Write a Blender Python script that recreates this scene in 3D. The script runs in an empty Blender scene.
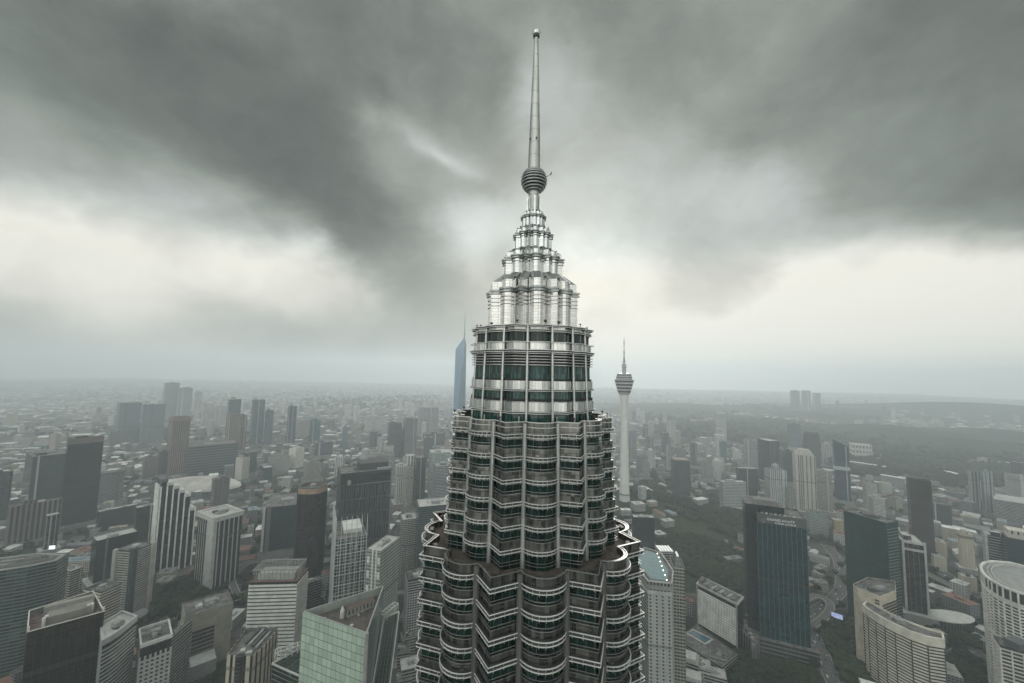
import bpy, bmesh, math, random
from mathutils import Vector, Matrix, noise

# ------------------------------------------------------------------ camera
SC = bpy.context.scene
COL = SC.collection
F_PX, CAM_H = 395.0, 368.0
PITCH, ROLL = math.radians(4.6), math.radians(1.15)
_fw = Vector((0, math.cos(PITCH), math.sin(PITCH)))
_u0 = Vector((0, -math.sin(PITCH), math.cos(PITCH)))
_r0 = Vector((1, 0, 0))
_rt = _r0 * math.cos(ROLL) + _u0 * math.sin(ROLL)
_up = _u0 * math.cos(ROLL) - _r0 * math.sin(ROLL)
cam_d = bpy.data.cameras.new('camera')
cam = bpy.data.objects.new('camera', cam_d)
COL.objects.link(cam)
cam_d.sensor_width = 36.0
cam_d.lens = F_PX / 1024 * 36
cam_d.clip_start, cam_d.clip_end = 0.5, 120000
M = Matrix((( _rt.x, _up.x, -_fw.x, 0), (_rt.y, _up.y, -_fw.y, 0), (_rt.z, _up.z, -_fw.z, CAM_H), (0, 0, 0, 1)))
cam.matrix_world = M
SC.camera = cam

# ------------------------------------------------------------------ node helper
class S:
    """a shader socket with arithmetic"""
    def __init__(self, nt, s): self.nt, self.s = nt, s
    def _op(self, op, a, b=None, c=None):
        n = self.nt.nodes.new('ShaderNodeMath'); n.operation = op
        for i, v in enumerate((a, b, c)):
            if v is None: continue
            if isinstance(v, S): self.nt.links.new(v.s, n.inputs[i])
            else: n.inputs[i].default_value = v
        return S(self.nt, n.outputs[0])
    def __add__(s, o): return s._op('ADD', s, o)
    __radd__ = __add__
    def __sub__(s, o): return s._op('SUBTRACT', s, o)
    def __rsub__(s, o): return s._op('SUBTRACT', o, s)
    def __mul__(s, o): return s._op('MULTIPLY', s, o)
    __rmul__ = __mul__
    def __truediv__(s, o): return s._op('DIVIDE', s, o)
    def pw(s, o): return s._op('POWER', s, o)
    def rpw(s, base): return s._op('POWER', base, s)
    def absv(s): return s._op('ABSOLUTE', s)
    def fract(s): return s._op('FRACT', s)
    def floor(s): return s._op('FLOOR', s)
    def gt(s, o): return s._op('GREATER_THAN', s, o)
    def lt(s, o): return s._op('LESS_THAN', s, o)
    def mx(s, o): return s._op('MAXIMUM', s, o)
    def mn(s, o): return s._op('MINIMUM', s, o)
    def smooth(s, e0, e1, t0=0.0, t1=1.0):
        n = s.nt.nodes.new('ShaderNodeMapRange'); n.interpolation_type = 'SMOOTHSTEP'
        for k, v in (('Value', s), ('From Min', e0), ('From Max', e1), ('To Min', t0), ('To Max', t1)):
            if isinstance(v, S): s.nt.links.new(v.s, n.inputs[k])
            else: n.inputs[k].default_value = v
        return S(s.nt, n.outputs[0])

def mixc(nt, fac, a, b, mode='MIX'):
    n = nt.nodes.new('ShaderNodeMix'); n.data_type = 'RGBA'; n.blend_type = mode
    for i, v in ((0, fac), (6, a), (7, b)):
        if isinstance(v, S): nt.links.new(v.s, n.inputs[i])
        elif i == 0: n.inputs[0].default_value = v
        else: n.inputs[i].default_value = (*v, 1) if len(v) == 3 else v
    return S(nt, n.outputs[2])

def comb(nt, x, y, z):
    n = nt.nodes.new('ShaderNodeCombineXYZ')
    for i, v in enumerate((x, y, z)):
        if isinstance(v, S): nt.links.new(v.s, n.inputs[i])
        else: n.inputs[i].default_value = v
    return S(nt, n.outputs[0])

def noise_tex(nt, vec, scale, detail=4, rough=.5, out=0):
    n = nt.nodes.new('ShaderNodeTexNoise')
    if vec is not None: nt.links.new(vec.s, n.inputs['Vector'])
    n.inputs['Scale'].default_value = scale; n.inputs['Detail'].default_value = detail
    n.inputs['Roughness'].default_value = rough
    return S(nt, n.outputs[out])

def white(nt, vec):
    n = nt.nodes.new('ShaderNodeTexWhiteNoise'); n.noise_dimensions = '3D'
    nt.links.new(vec.s, n.inputs['Vector'])
    return S(nt, n.outputs[0])

# ------------------------------------------------------------------ world: storm sky
SUN_AZ, SUN_EL = 8.0, 20.0      # degrees clockwise from the view direction: ahead, behind cloud
W = bpy.data.worlds.new('World'); SC.world = W; W.use_nodes = True
nt = W.node_tree; nt.nodes.clear()
wo = nt.nodes.new('ShaderNodeOutputWorld'); bg = nt.nodes.new('ShaderNodeBackground')
nt.links.new(bg.outputs[0], wo.inputs[0]); bg.inputs[1].default_value = 0.1
sky = nt.nodes.new('ShaderNodeTexSky'); sky.sky_type = 'NISHITA'; sky.sun_disc = False
sky.sun_elevation = math.radians(SUN_EL); sky.sun_rotation = math.radians(SUN_AZ)
sky.air_density = 2; sky.dust_density = 4
tc = nt.nodes.new('ShaderNodeTexCoord'); sx = nt.nodes.new('ShaderNodeSeparateXYZ')
nt.links.new(tc.outputs['Generated'], sx.inputs[0])
dx, dy, dz = (S(nt, sx.outputs[i]) for i in range(3))
az0 = dx._op('ARCTAN2', dx, dy) * 57.29578
el0 = dz._op('ARCSINE', dz.mn(1.0).mx(-1.0)) * 57.29578
cv = comb(nt, dx, dy, dz * 1.6)
w1 = noise_tex(nt, cv, 3.4, 6, .55)
n2 = nt.nodes.new('ShaderNodeVectorMath'); n2.operation = 'ADD'; nt.links.new(cv.s, n2.inputs[0]); n2.inputs[1].default_value = (7.3, 2.1, 4.4)
w2 = noise_tex(nt, S(nt, n2.outputs[0]), 3.4, 6, .55)
fine = noise_tex(nt, comb(nt, dx + w2 * .25, dy, dz * 1.4 + w1 * .5), 4.6, 7, .55)
big = noise_tex(nt, comb(nt, dx, dy, dz * 1.6 + w2 * .3), 1.7, 4, .5)
az = az0 + (w1 - .5) * 19.0
el = el0 + (w2 - .5) * 11.0
def blob(a, e, sa, se, x=None, y=None):
    x = ((x or az) - a) / sa; y = ((y or el) - e) / se
    return (0 - (x * x + y * y)).rpw(math.e)
# cloud brightness by compass bearing (0 = ahead, + = right) and height above the horizon, in degrees
CLOUD = [(-50.9, 27.2, 0.494), (-13.2, 37.2, 0.504), (37.1, 30.7, 0.51), (49.4, 29.4, 0.472), (12.5, 42.3, 0.541), (45.2, 18.4, 0.622), (25.8, 20.2, 0.734), (-12.3, 19.7, 0.526), (-49.7, 12.7, 0.971), (-38.4, 3.1, 0.775), (-18.6, 5.6, 0.68), (36.4, 9.2, 1.067), (36.1, 2.2, 1.108), (49.6, 7.8, 1.066), (12.6, 16.1, 0.933), (-35.4, 30.1, 0.422), (-23.3, 22.1, 0.409), (19.5, 29.3, 0.664), (-52.5, 18.9, 0.642), (-43.6, 17.4, 0.647), (-35.3, 13.9, 0.965), (-25.1, 9.1, 0.872), (-12.7, 27.3, 0.604), (-6.2, 18.8, 0.855), (-13.5, 12.8, 0.591), (1.2, 36.1, 0.777), (-25.9, 40.4, 0.464), (-45.1, 6.7, 0.943), (-50.7, 2.2, 0.735), (8.2, 24.2, 0.815), (15.3, 7.7, 0.946), (30.9, 34.4, 0.584), (35.7, 19.6, 0.771), (52.5, 18.0, 0.444), (43.2, 24.9, 0.547), (28.0, 12.4, 0.798), (45.0, 13.5, 0.904), (23.1, 2.2, 1.121), (51.0, 0.3, 1.071), (-7.6, 29.5, 0.652), (-42.8, 27.5, 0.43), (-28.1, -0.1, 0.68), (-51.8, -1.9, 0.665), (-4.3, 41.8, 0.541), (-4.8, 34.8, 0.526), (-29.5, 24.4, 0.416), (-19.2, 17.7, 0.428), (0.2, 43.8, 0.61), (-34.7, 19.8, 0.52), (-47.9, 24.4, 0.49), (47.5, 20.1, 0.521), (18.3, 38.9, 0.586), (-1.9, 12.0, 0.696), (-52.7, 10.0, 0.962), (-43.3, 13.3, 0.98), (7.3, 35.4, 0.688), (13.3, 30.0, 0.676), (7.3, 40.4, 0.609), (15.4, 21.3, 0.782), (12.6, 25.3, 0.757)]
here = comb(nt, az / 6.0, el / 3.9, 0.0)
num = den = None
for a_, e_, v_ in CLOUD:
    dn = nt.nodes.new('ShaderNodeVectorMath'); dn.operation = 'DISTANCE'; nt.links.new(here.s, dn.inputs[0]); dn.inputs[1].default_value = (a_ / 6.0, e_ / 3.9, 0)
    d_ = S(nt, dn.outputs['Value']); w_ = (d_ * d_ * -1.0)._op('EXPONENT', d_ * d_ * -1.0)
    num = w_ * v_ if num is None else w_._op('MULTIPLY_ADD', w_, v_, num)
    den = w_ if den is None else den + w_
back = az0.absv().smooth(70, 140)  # unseen sky behind the view, brightened to light the facing fronts
side = back * (1 - .62 * blob(112, 0, 38, 1e6, az0, el0))  # kept dimmer behind on the right, so right-facing steel mirrors less
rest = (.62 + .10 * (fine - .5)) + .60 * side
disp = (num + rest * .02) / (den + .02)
rag = noise_tex(nt, comb(nt, dx + w2 * .2, dy, dz * 1.3 + w1 * .2), 11.0, 8, .6)
disp = disp + (fine - .5) * .20 + (big - .5) * .04 + (rag - .5) * .11
azw, elw = az0 + (w1 - .5) * 5.0 + (fine - .5) * 4.0, el0 + (w2 - .5) * 4.0 + (rag - .5) * 2.5
wx, wy = azw + 11.0, elw - 29.6
wp, wq = (wx * .945 - wy * .326) / 6.5, (wy * .945 + wx * .326) / 1.15
disp = disp + .15 * (0 - (wp * wp + wq * wq)).rpw(math.e) + .06 * blob(-6.0, 19.2, 3.4, 4.4, azw, elw) - .05 * blob(-3.6, 35.5, 2.2, 5.0, azw, elw) + .05 * blob(1.5, 35, 2.2, 6, azw, elw)
disp = .70 + (disp - .70) * 1.14
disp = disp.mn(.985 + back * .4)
disp = disp.mx(.16).mn(1.36)
over = el0.smooth(50, 68)  # unseen sky overhead, brightened to light haze and roofs
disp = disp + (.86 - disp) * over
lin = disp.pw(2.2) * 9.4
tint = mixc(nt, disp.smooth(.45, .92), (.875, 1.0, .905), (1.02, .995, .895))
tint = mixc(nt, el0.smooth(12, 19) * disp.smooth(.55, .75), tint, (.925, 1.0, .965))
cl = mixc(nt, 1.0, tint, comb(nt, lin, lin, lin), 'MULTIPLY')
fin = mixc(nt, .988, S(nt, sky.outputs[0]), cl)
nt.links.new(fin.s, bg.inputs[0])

# ------------------------------------------------------------------ sun and exposure
sd = bpy.data.lights.new('sun', 'SUN'); sun = bpy.data.objects.new('sun', sd); COL.objects.link(sun)
sd.energy = 1.9; sd.angle = math.radians(34); sd.color = (1.0, .965, .91)
_sa, _se = math.radians(SUN_AZ), math.radians(SUN_EL)
_sdir = Vector((math.sin(_sa) * math.cos(_se), math.cos(_sa) * math.cos(_se), math.sin(_se)))
sun.rotation_euler = _sdir.to_track_quat('Z', 'Y').to_euler()
vs = SC.view_settings
vs.view_transform = 'Standard'; vs.look = 'None'; vs.exposure = 0.0; vs.gamma = 1.0; vs.use_curve_mapping = False
cy = SC.cycles
cy.use_denoising = True
cy.max_bounces = 6; cy.diffuse_bounces = 2; cy.glossy_bounces = 3; cy.transmission_bounces = 2; cy.volume_bounces = 2
cy.caustics_reflective = False; cy.caustics_refractive = False
cy.sample_clamp_indirect = 6

# ------------------------------------------------------------------ geometry helpers
def ray(u, v):
    return _fw + _rt * ((u - 512) / F_PX) + _up * ((341.5 - v) / F_PX)
def gp(u, v, z=0.0):
    """the point of the horizontal plane at height z seen in direction (u, v)"""
    d = ray(u, v)
    k = (z - CAM_H) / d.z
    return Vector((d.x * k, d.y * k, z))
def hdir(u, v):
    d = ray(u, v); d.z = 0; return d.normalized()
def proj(p):
    q = Vector(p) - Vector((0, 0, CAM_H)); zz = q.dot(_fw)
    if zz < 1: return (-9e9, -9e9)
    return 512 + F_PX * q.dot(_rt) / zz, 341.5 - F_PX * q.dot(_up) / zz

class MB:
    def __init__(s): s.v, s.f, s.uv, s.mi, s.sm = [], [], [], [], []
    def quad(s, pts, uvs=None, m=0, smooth=False):
        i = len(s.v); s.v += [tuple(p) for p in pts]; s.f.append(tuple(range(i, i + len(pts))))
        s.uv.append(uvs or [(p[0], p[1]) for p in pts]); s.mi.append(m); s.sm.append(smooth)
    def prism(s, poly, z0, z1, m=0, top=True, bottom=False, mt=None, u0=0.0, smooth=False, poly2=None):
        """walls over a CCW polygon with metre UVs; poly2 = outline at z1"""
        p2 = poly2 or poly; n = len(poly); u = u0
        for i in range(n):
            a, b = poly[i], poly[(i + 1) % n]; c, d = p2[(i + 1) % n], p2[i]
            L = math.hypot(b[0] - a[0], b[1] - a[1])
            s.quad([(a[0], a[1], z0), (b[0], b[1], z0), (c[0], c[1], z1), (d[0], d[1], z1)],
                   [(u, z0), (u + L, z0), (u + L, z1), (u, z1)], m, smooth)
            u += L
        if top: s.quad([(p[0], p[1], z1) for p in p2], None, m if mt is None else mt)
        if bottom: s.quad([(p[0], p[1], z0) for p in reversed(poly)], None, m)
    def ring(s, po, pi, z0, z1, m=0, inner=True, smooth=False):
        """a closed band between an outer and an inner outline"""
        n = len(po); u = 0.0
        for i in range(n):
            j = (i + 1) % n; a, b, c, d = po[i], po[j], pi[j], pi[i]
            L = math.hypot(b[0] - a[0], b[1] - a[1])
            s.quad([(*a, z0), (*b, z0), (*b, z1), (*a, z1)], [(u, z0), (u + L, z0), (u + L, z1), (u, z1)], m, smooth)
            s.quad([(*a, z1), (*b, z1), (*c, z1), (*d, z1)], [(u, 0), (u + L, 0), (u + L, .5), (u, .5)], m)
            s.quad([(*d, z0), (*c, z0), (*b, z0), (*a, z0)], [(u, 0), (u + L, 0), (u + L, .5), (u, .5)], m)
            if inner: s.quad([(*c, z0), (*d, z0), (*d, z1), (*c, z1)], [(u, z0), (u + L, z0), (u + L, z1), (u, z1)], m)
            u += L
    def box(s, c, sz, rz=0.0, m=0, bottom=False):
        cx, cy_, z0 = c; hx, hy = sz[0] / 2, sz[1] / 2; co, si = math.cos(rz), math.sin(rz)
        poly = [(cx + x * co - y * si, cy_ + x * si + y * co) for x, y in ((-hx, -hy), (hx, -hy), (hx, hy), (-hx, hy))]
        s.prism(poly, z0, z0 + sz[2], m, True, bottom)
    def lathe(s, c, prof, n=24, m=0, smooth=True, cap=True):
        """prof: (radius, z) going up"""
        for k in range(len(prof) - 1):
            (r0, z0), (r1, z1) = prof[k], prof[k + 1]
            for i in range(n):
                a, b = 2 * math.pi * i / n, 2 * math.pi * (i + 1) / n
                s.quad([(c[0] + r0 * math.cos(a), c[1] + r0 * math.sin(a), z0), (c[0] + r0 * math.cos(b), c[1] + r0 * math.sin(b), z0),
                        (c[0] + r1 * math.cos(b), c[1] + r1 * math.sin(b), z1), (c[0] + r1 * math.cos(a), c[1] + r1 * math.sin(a), z1)],
                       [(a * max(r0, r1), z0), (b * max(r0, r1), z0), (b * max(r0, r1), z1), (a * max(r0, r1), z1)], m, smooth)
        if cap and prof[-1][0] > .01:
            r, z = prof[-1]
            s.quad([(c[0] + r * math.cos(2 * math.pi * i / n), c[1] + r * math.sin(2 * math.pi * i / n), z) for i in range(n)], None, m)
    def bar(s, p, q, w, h=None, m=0):
        p, q = Vector(p), Vector(q); d = (q - p); h = h or w
        x = d.cross(Vector((0, 0, 1)))
        if x.length < 1e-6: x = Vector((1, 0, 0))
        x.normalize(); y = x.cross(d).normalized(); x, y = x * w / 2, y * h / 2
        A = [p - x - y, p + x - y, p + x + y, p - x + y]; B = [a + d for a in A]
        for i in range(4):
            j = (i + 1) % 4; s.quad([A[j], A[i], B[i], B[j]], None, m)
        s.quad(A, None, m); s.quad(B[::-1], None, m)
    def build(s, name, mats, parent=None, loc=None, weld=False):
        me = bpy.data.meshes.new(name)
        me.from_pydata(s.v, [], s.f)
        uvl = me.uv_layers.new(name='UVMap')
        flat = [c for f in s.uv for p in f for c in p]
        uvl.data.foreach_set('uv', flat)
        if not isinstance(mats, (list, tuple)): mats = [mats]
        for m in mats: me.materials.append(m)
        me.polygons.foreach_set('material_index', s.mi)
        me.polygons.foreach_set('use_smooth', s.sm)
        if weld:
            bm = bmesh.new(); bm.from_mesh(me); bmesh.ops.remove_doubles(bm, verts=bm.verts, dist=1e-4); bm.to_mesh(me); bm.free()
        me.update()
        o = bpy.data.objects.new(name, me); COL.objects.link(o)
        if parent: o.parent = parent
        if loc is not None: o.location = loc
        return o

def empty(name, loc=(0, 0, 0)):
    o = bpy.data.objects.new(name, None); COL.objects.link(o); o.location = loc
    o.empty_display_size = 1; return o
def tag(o, label=None, cat=None, group=None, kind=None):
    if label: o['label'] = label
    if cat: o['category'] = cat
    if group: o['group'] = group
    if kind: o['kind'] = kind
    return o

# ------------------------------------------------------------------ materials
def mat(name, color, rough=.8, metal=0.0, spec=.5, var=.12, scale=.15, emit=None):
    m = bpy.data.materials.new(name); m.use_nodes = True; n = m.node_tree; b = n.nodes['Principled BSDF']
    b.inputs['Roughness'].default_value = rough; b.inputs['Metallic'].default_value = metal
    b.inputs['Specular IOR Level'].default_value = spec
    if var:
        tcn = n.nodes.new('ShaderNodeTexCoord')
        ns = noise_tex(n, S(n, tcn.outputs['Object']), scale, 5, .6)
        c = mixc(n, ns.smooth(.3, .7), tuple(x * (1 - var) for x in color), tuple(min(1, x * (1 + var)) for x in color))
        n.links.new(c.s, b.inputs['Base Color'])
    else: b.inputs['Base Color'].default_value = (*color, 1)
    if emit:
        b.inputs['Emission Color'].default_value = (*emit[0], 1); b.inputs['Emission Strength'].default_value = emit[1]
    return m

_fc = {}
def facade(wall, glass, fh=3.6, bw=3.2, wv=(.3, .88), wu=(.1, .9), var=.45, grough=.12, wrough=.8, blind=.08, wmetal=0.0, gspec=.5, streak=.18, soff=0.0):
    """window pattern in metres (UV), every pane with its own tone; walls weathered"""
    key = (wall, glass, fh, bw, wv, wu, var, grough, wrough, blind, wmetal, gspec, streak)
    if key in _fc: return _fc[key]
    m = bpy.data.materials.new('facade'); m.use_nodes = True; n = m.node_tree
    b = n.nodes['Principled BSDF']
    tcn = n.nodes.new('ShaderNodeTexCoord'); sp = n.nodes.new('ShaderNodeSeparateXYZ'); n.links.new(tcn.outputs['UV'], sp.inputs[0])
    U, V = S(n, sp.outputs[0]), S(n, sp.outputs[1])
    gu, gv = U / bw, V / fh
    fu, fv = gu.fract(), gv.fract()
    mask = None
    for f_, (lo, hi) in ((fu, wu), (fv, wv)):
        if lo > 0 or hi < 1:
            k = f_.gt(lo) * f_.lt(hi); mask = k if mask is None else mask * k
    rnd = white(n, comb(n, gu.floor(), gv.floor(), 3.0))
    g = mixc(n, rnd, tuple(x * (1 - var) for x in glass), tuple(x * (1 + var) for x in glass))
    g = mixc(n, rnd.gt(1 - blind) * .45, g, wall)
    ob = S(n, tcn.outputs['Object'])
    mp = n.nodes.new('ShaderNodeMapping'); n.links.new(ob.s, mp.inputs[0]); mp.inputs['Scale'].default_value = (.35, .35, .03)
    st = noise_tex(n, S(n, mp.outputs[0]), 1.0, 5, .65)
    w = mixc(n, st.smooth(.3, .72), tuple(x * (1 - streak) for x in wall), tuple(min(.9, x * (1 + streak * .6)) for x in wall))
    lf = noise_tex(n, ob, .035, 3, .5)  # broad patches of dimmer reflection put into the glass colour
    g = mixc(n, lf.smooth(.3, .7), g, tuple(x * .55 for x in glass), 'MIX') if var > .15 else g
    c = mixc(n, mask, w, g)
    if 2.5 < fh < 5:
        mech = ((gv + 6) / 15).fract().lt(.066) * (white(n, comb(n, (gv / 15).floor(), 2.0, 7.0)).gt(.35))
        c = mixc(n, mech * .5, c, (.05, .05, .05))
    n.links.new(c.s, b.inputs['Base Color'])
    n.links.new((mask * (grough - wrough) + wrough).s, b.inputs['Roughness'])
    n.links.new(((1 - mask) * wmetal).s, b.inputs['Metallic'])
    b.inputs['Specular IOR Level'].default_value = gspec
    _fc[key] = m
    return m
# ------------------------------------------------------------------ haze, ground
def add_haze():
    mb = MB(); R = 12900
    mb.prism([(-R, -R), (R, -R), (R, R), (-R, R)], -1.5, 690.0, 0, True, True)
    m = bpy.data.materials.new('haze'); m.use_nodes = True; n = m.node_tree; n.nodes.clear()
    o_ = n.nodes.new('ShaderNodeOutputMaterial'); v = n.nodes.new('ShaderNodeVolumePrincipled')
    v.inputs['Color'].default_value = (.87, .955, 1.0, 1); v.inputs['Density'].default_value = HAZE_D
    v.inputs['Anisotropy'].default_value = HAZE_G
    n.links.new(v.outputs[0], o_.inputs['Volume'])
    tag(mb.build('haze', m), kind='stuff')
HAZE_D, HAZE_G = 1.75e-4, .42
add_haze()

def ground_mat():
    m = bpy.data.materials.new('city_ground'); m.use_nodes = True; n = m.node_tree; b = n.nodes['Principled BSDF']
    tcn = n.nodes.new('ShaderNodeTexCoord'); ob = S(n, tcn.outputs['Object'])
    patch = noise_tex(n, ob, .0022, 6, .6); mid = noise_tex(n, ob, .02, 5, .65); fin_ = noise_tex(n, ob, .18, 3, .6)
    vo = n.nodes.new('ShaderNodeTexVoronoi'); n.links.new(ob.s, vo.inputs['Vector']); vo.inputs['Scale'].default_value = .022
    vs_ = n.nodes.new('ShaderNodeSeparateColor'); n.links.new(vo.outputs['Color'], vs_.inputs[0])
    grey = mixc(n, S(n, vs_.outputs[0]), (.045, .045, .042), (.15, .14, .125))
    grey = mixc(n, mid.smooth(.4, .65), grey, (.05, .052, .048))
    green = mixc(n, fin_, (.018, .03, .016), (.035, .05, .028))
    c = mixc(n, (patch * .6 + mid * .4).smooth(.46, .56), grey, green)
    n.links.new(c.s, b.inputs['Base Color']); b.inputs['Roughness'].default_value = .95; b.inputs['Specular IOR Level'].default_value = .2
    return m
mb = MB(); R_ = 11500
mb.quad([(-R_, -2000, 0), (R_, -2000, 0), (R_, R_, 0), (-R_, R_, 0)])
tag(mb.build('ground', ground_mat()), kind='structure')

# ------------------------------------------------------------------ the great steel tower
TX, TY = 4.45, 90.0
PH0 = math.radians(-17.5)
def steel(name, col, rough, joint=(1.3, .65), jd=.45, var=.18, metal=1.0, dirt=.15, rv=1.0):
    m = bpy.data.materials.new(name); m.use_nodes = True; n = m.node_tree; b = n.nodes['Principled BSDF']
    tcn = n.nodes.new('ShaderNodeTexCoord'); sp = n.nodes.new('ShaderNodeSeparateXYZ'); n.links.new(tcn.outputs['UV'], sp.inputs[0])
    U, V = S(n, sp.outputs[0]) / joint[0], S(n, sp.outputs[1]) / joint[1]
    rnd = white(n, comb(n, U.floor(), V.floor(), 1.0))
    ob = S(n, tcn.outputs['Object'])
    mp = n.nodes.new('ShaderNodeMapping'); n.links.new(ob.s, mp.inputs[0]); mp.inputs['Scale'].default_value = (1.4, 1.4, .12)
    st = noise_tex(n, S(n, mp.outputs[0]), 1.0, 6, .65)
    c = mixc(n, rnd, tuple(x * (1 - var) for x in col), tuple(min(.95, x * (1 + var)) for x in col))
    c = mixc(n, st.smooth(.42, .75) * dirt * 3, c, tuple(x * .45 for x in col))
    if jd:
        jn = (U.fract().lt(.05) + V.fract().lt(.07)).mn(1.0)
        c = mixc(n, jn * jd, c, tuple(x * .25 for x in col))
    n.links.new(c.s, b.inputs['Base Color']); b.inputs['Metallic'].default_value = metal
    n.links.new((rnd * (.14 * rv) + st * (.2 * rv) + (rough - .15 * rv)).s, b.inputs['Roughness'])
    return m
def green_glass(name, base, blind, bw=1.45):
    m = bpy.data.materials.new(name); m.use_nodes = True; n = m.node_tree; b = n.nodes['Principled BSDF']
    tcn = n.nodes.new('ShaderNodeTexCoord'); sp = n.nodes.new('ShaderNodeSeparateXYZ'); n.links.new(tcn.outputs['UV'], sp.inputs[0])
    U, V = S(n, sp.outputs[0]) / bw, S(n, sp.outputs[1]) / 4.0
    rnd = white(n, comb(n, U.floor(), (V + .42).floor(), 5.0)); rnd2 = white(n, comb(n, (U * 3.0).floor(), V.floor(), 9.0))
    c = mixc(n, rnd, tuple(x * .5 for x in base), tuple(x * 1.5 for x in base))
    c = mixc(n, rnd2.gt(.6) * blind, c, tuple(min(.9, x * 3.2 + .02) for x in base))
    c = mixc(n, U.fract().lt(.055), c, (.12, .125, .12))
    n.links.new(c.s, b.inputs['Base Color']); b.inputs['Roughness'].default_value = .06; b.inputs['IOR'].default_value = 1.5
    return m
M_SP = steel('steel_spandrel', (.25, .243, .23), .30, (.72, 1.9), .5, .38)  # lower cladding toned darker, for the shade and dark city it mirrors
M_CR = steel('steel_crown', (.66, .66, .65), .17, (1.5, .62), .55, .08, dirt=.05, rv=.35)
M_S3 = steel('steel_upper_spandrel', (.64, .63, .61), .25, (.62, 2.4), .55, .30, dirt=.10)  # same cladding in a lit, lighter tone for the upper storeys
M_VI = steel('steel_visor', (.74, .73, .70), .42, (2.4, 9), 0, .10, .15, dirt=.10)
M_BK = steel('dark_bracket', (.07, .07, .07), .5, (2, 9), 0, .2, .3)
M_LO = steel('steel_louvre', (.5, .49, .48), .4, (2.4, 9), 0, .2, .7)
M_RA = steel('steel_rail', (.42, .43, .42), .4, (2.0, 9), 0, .2, .8)
M_PI = steel('steel_pipe', (.62, .62, .60), .36, (9, 2.2), .3, .12, .9)
M_CO = steel('grey_column', (.16, .155, .15), .5, (9, 4), .3, .15, .5)
M_GL = green_glass('green_glass', (.005, .019, .016), .10)
M_GU = green_glass('green_glass_blinds', (.013, .040, .034), .55, .95)
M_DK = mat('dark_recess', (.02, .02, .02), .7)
M_TE = mat('terrace_slab', (.095, .078, .064), .9, var=.35, scale=.8)
M_BL = mat('black_fitting', (.02, .02, .022), .5, var=0)
M_SPIRE = steel('spire_steel', (.50, .49, .46), .42, (50, 3.2), .35, .10, .9)

def outline(R, rj=.85, lobe=.955, off=0.0, nl=9, cx=0, cy_=0):
    """the sixteen-bay star: pointed bays and round bays alternate"""
    pts = []; hw = math.radians(11.25)
    for k in range(16):
        ph = PH0 + k * 2 * hw
        A = (R * rj * math.cos(hw), R * rj * math.sin(hw))
        if k % 2 == 0: loc = [(A[0], -A[1]), (R, 0)]
        else:
            sag = R * lobe - A[0]; rad = (A[1] ** 2 + sag ** 2) / (2 * sag); c0 = R * lobe - rad
            a0 = math.atan2(A[1], A[0] - c0)
            loc = [(c0 + rad * math.cos(-a0 + 2 * a0 * i / nl), rad * math.sin(-a0 + 2 * a0 * i / nl)) for i in range(nl)]
        for (r, s_) in loc:
            rr = math.hypot(r, s_) + off; an = ph + math.atan2(s_, r)
            pts.append((cx + rr * math.sin(an), cy_ - rr * math.cos(an)))
    return pts
def junctions(r):
    return [(r * math.sin(PH0 + math.radians(11.25 + 22.5 * k)), -r * math.cos(PH0 + math.radians(11.25 + 22.5 * k))) for k in range(16)]

TOWER = empty('skyscraper', (TX, TY, 0))
tag(TOWER, 'tall stepped steel and green glass tower with a ball and needle spire, centre', 'skyscraper')
def tier(R, rj, lobe): return lambda off=0.0: outline(R, rj, lobe, off)

def ring_obj(name, T, z0, z1, o_out, o_in, m, parent, smooth=False):
    b = MB(); b.ring(T(o_out), T(o_in), z0, z1, 0, True, smooth); return b.build(name, m, parent)
def visor(T, zs, parent, m=None, inn=-.25):
    b = MB()
    for (z, off, th) in zs: b.ring(T(off), T(off - .19), z - th, z, 0, True)
    for (za, oa, ta), (zb, ob_, tb) in zip(zs, zs[1:]):
        if abs(za - zb) < .8:
            k = MB(); k.ring(T(min(oa, ob_) - .22), T(-.1), min(za - ta, zb - tb) + .03, max(za, zb) - .03, 0, False); k.build('sunshade_bracket', M_BK, parent)
    return b.build('sunshade', m or M_VI, parent)
def rails(T, zs, parent, off=.32, th=.09):
    b = MB()
    for z in zs: b.ring(T(off), T(off - .12), z - th, z, 0)
    return b.build('handrail', M_RA, parent)
def tube(p, q, r, n=10):
    b = MB()
    for i in range(n):
        a, c = 2 * math.pi * i / n, 2 * math.pi * (i + 1) / n; A, C_ = (r * math.cos(a), r * math.sin(a)), (r * math.cos(c), r * math.sin(c))
        b.quad([(p[0] + A[0], p[1] + A[1], p[2]), (p[0] + C_[0], p[1] + C_[1], p[2]), (q[0] + C_[0], q[1] + C_[1], q[2]), (q[0] + A[0], q[1] + A[1], q[2])], [(i * .3, p[2]), (i * .3 + .3, p[2]), (i * .3 + .3, q[2]), (i * .3, q[2])], 0, True)
    b.quad([(q[0] + r * math.cos(2 * math.pi * i / n), q[1] + r * math.sin(2 * math.pi * i / n), q[2]) for i in range(n)])
    return b
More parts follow.
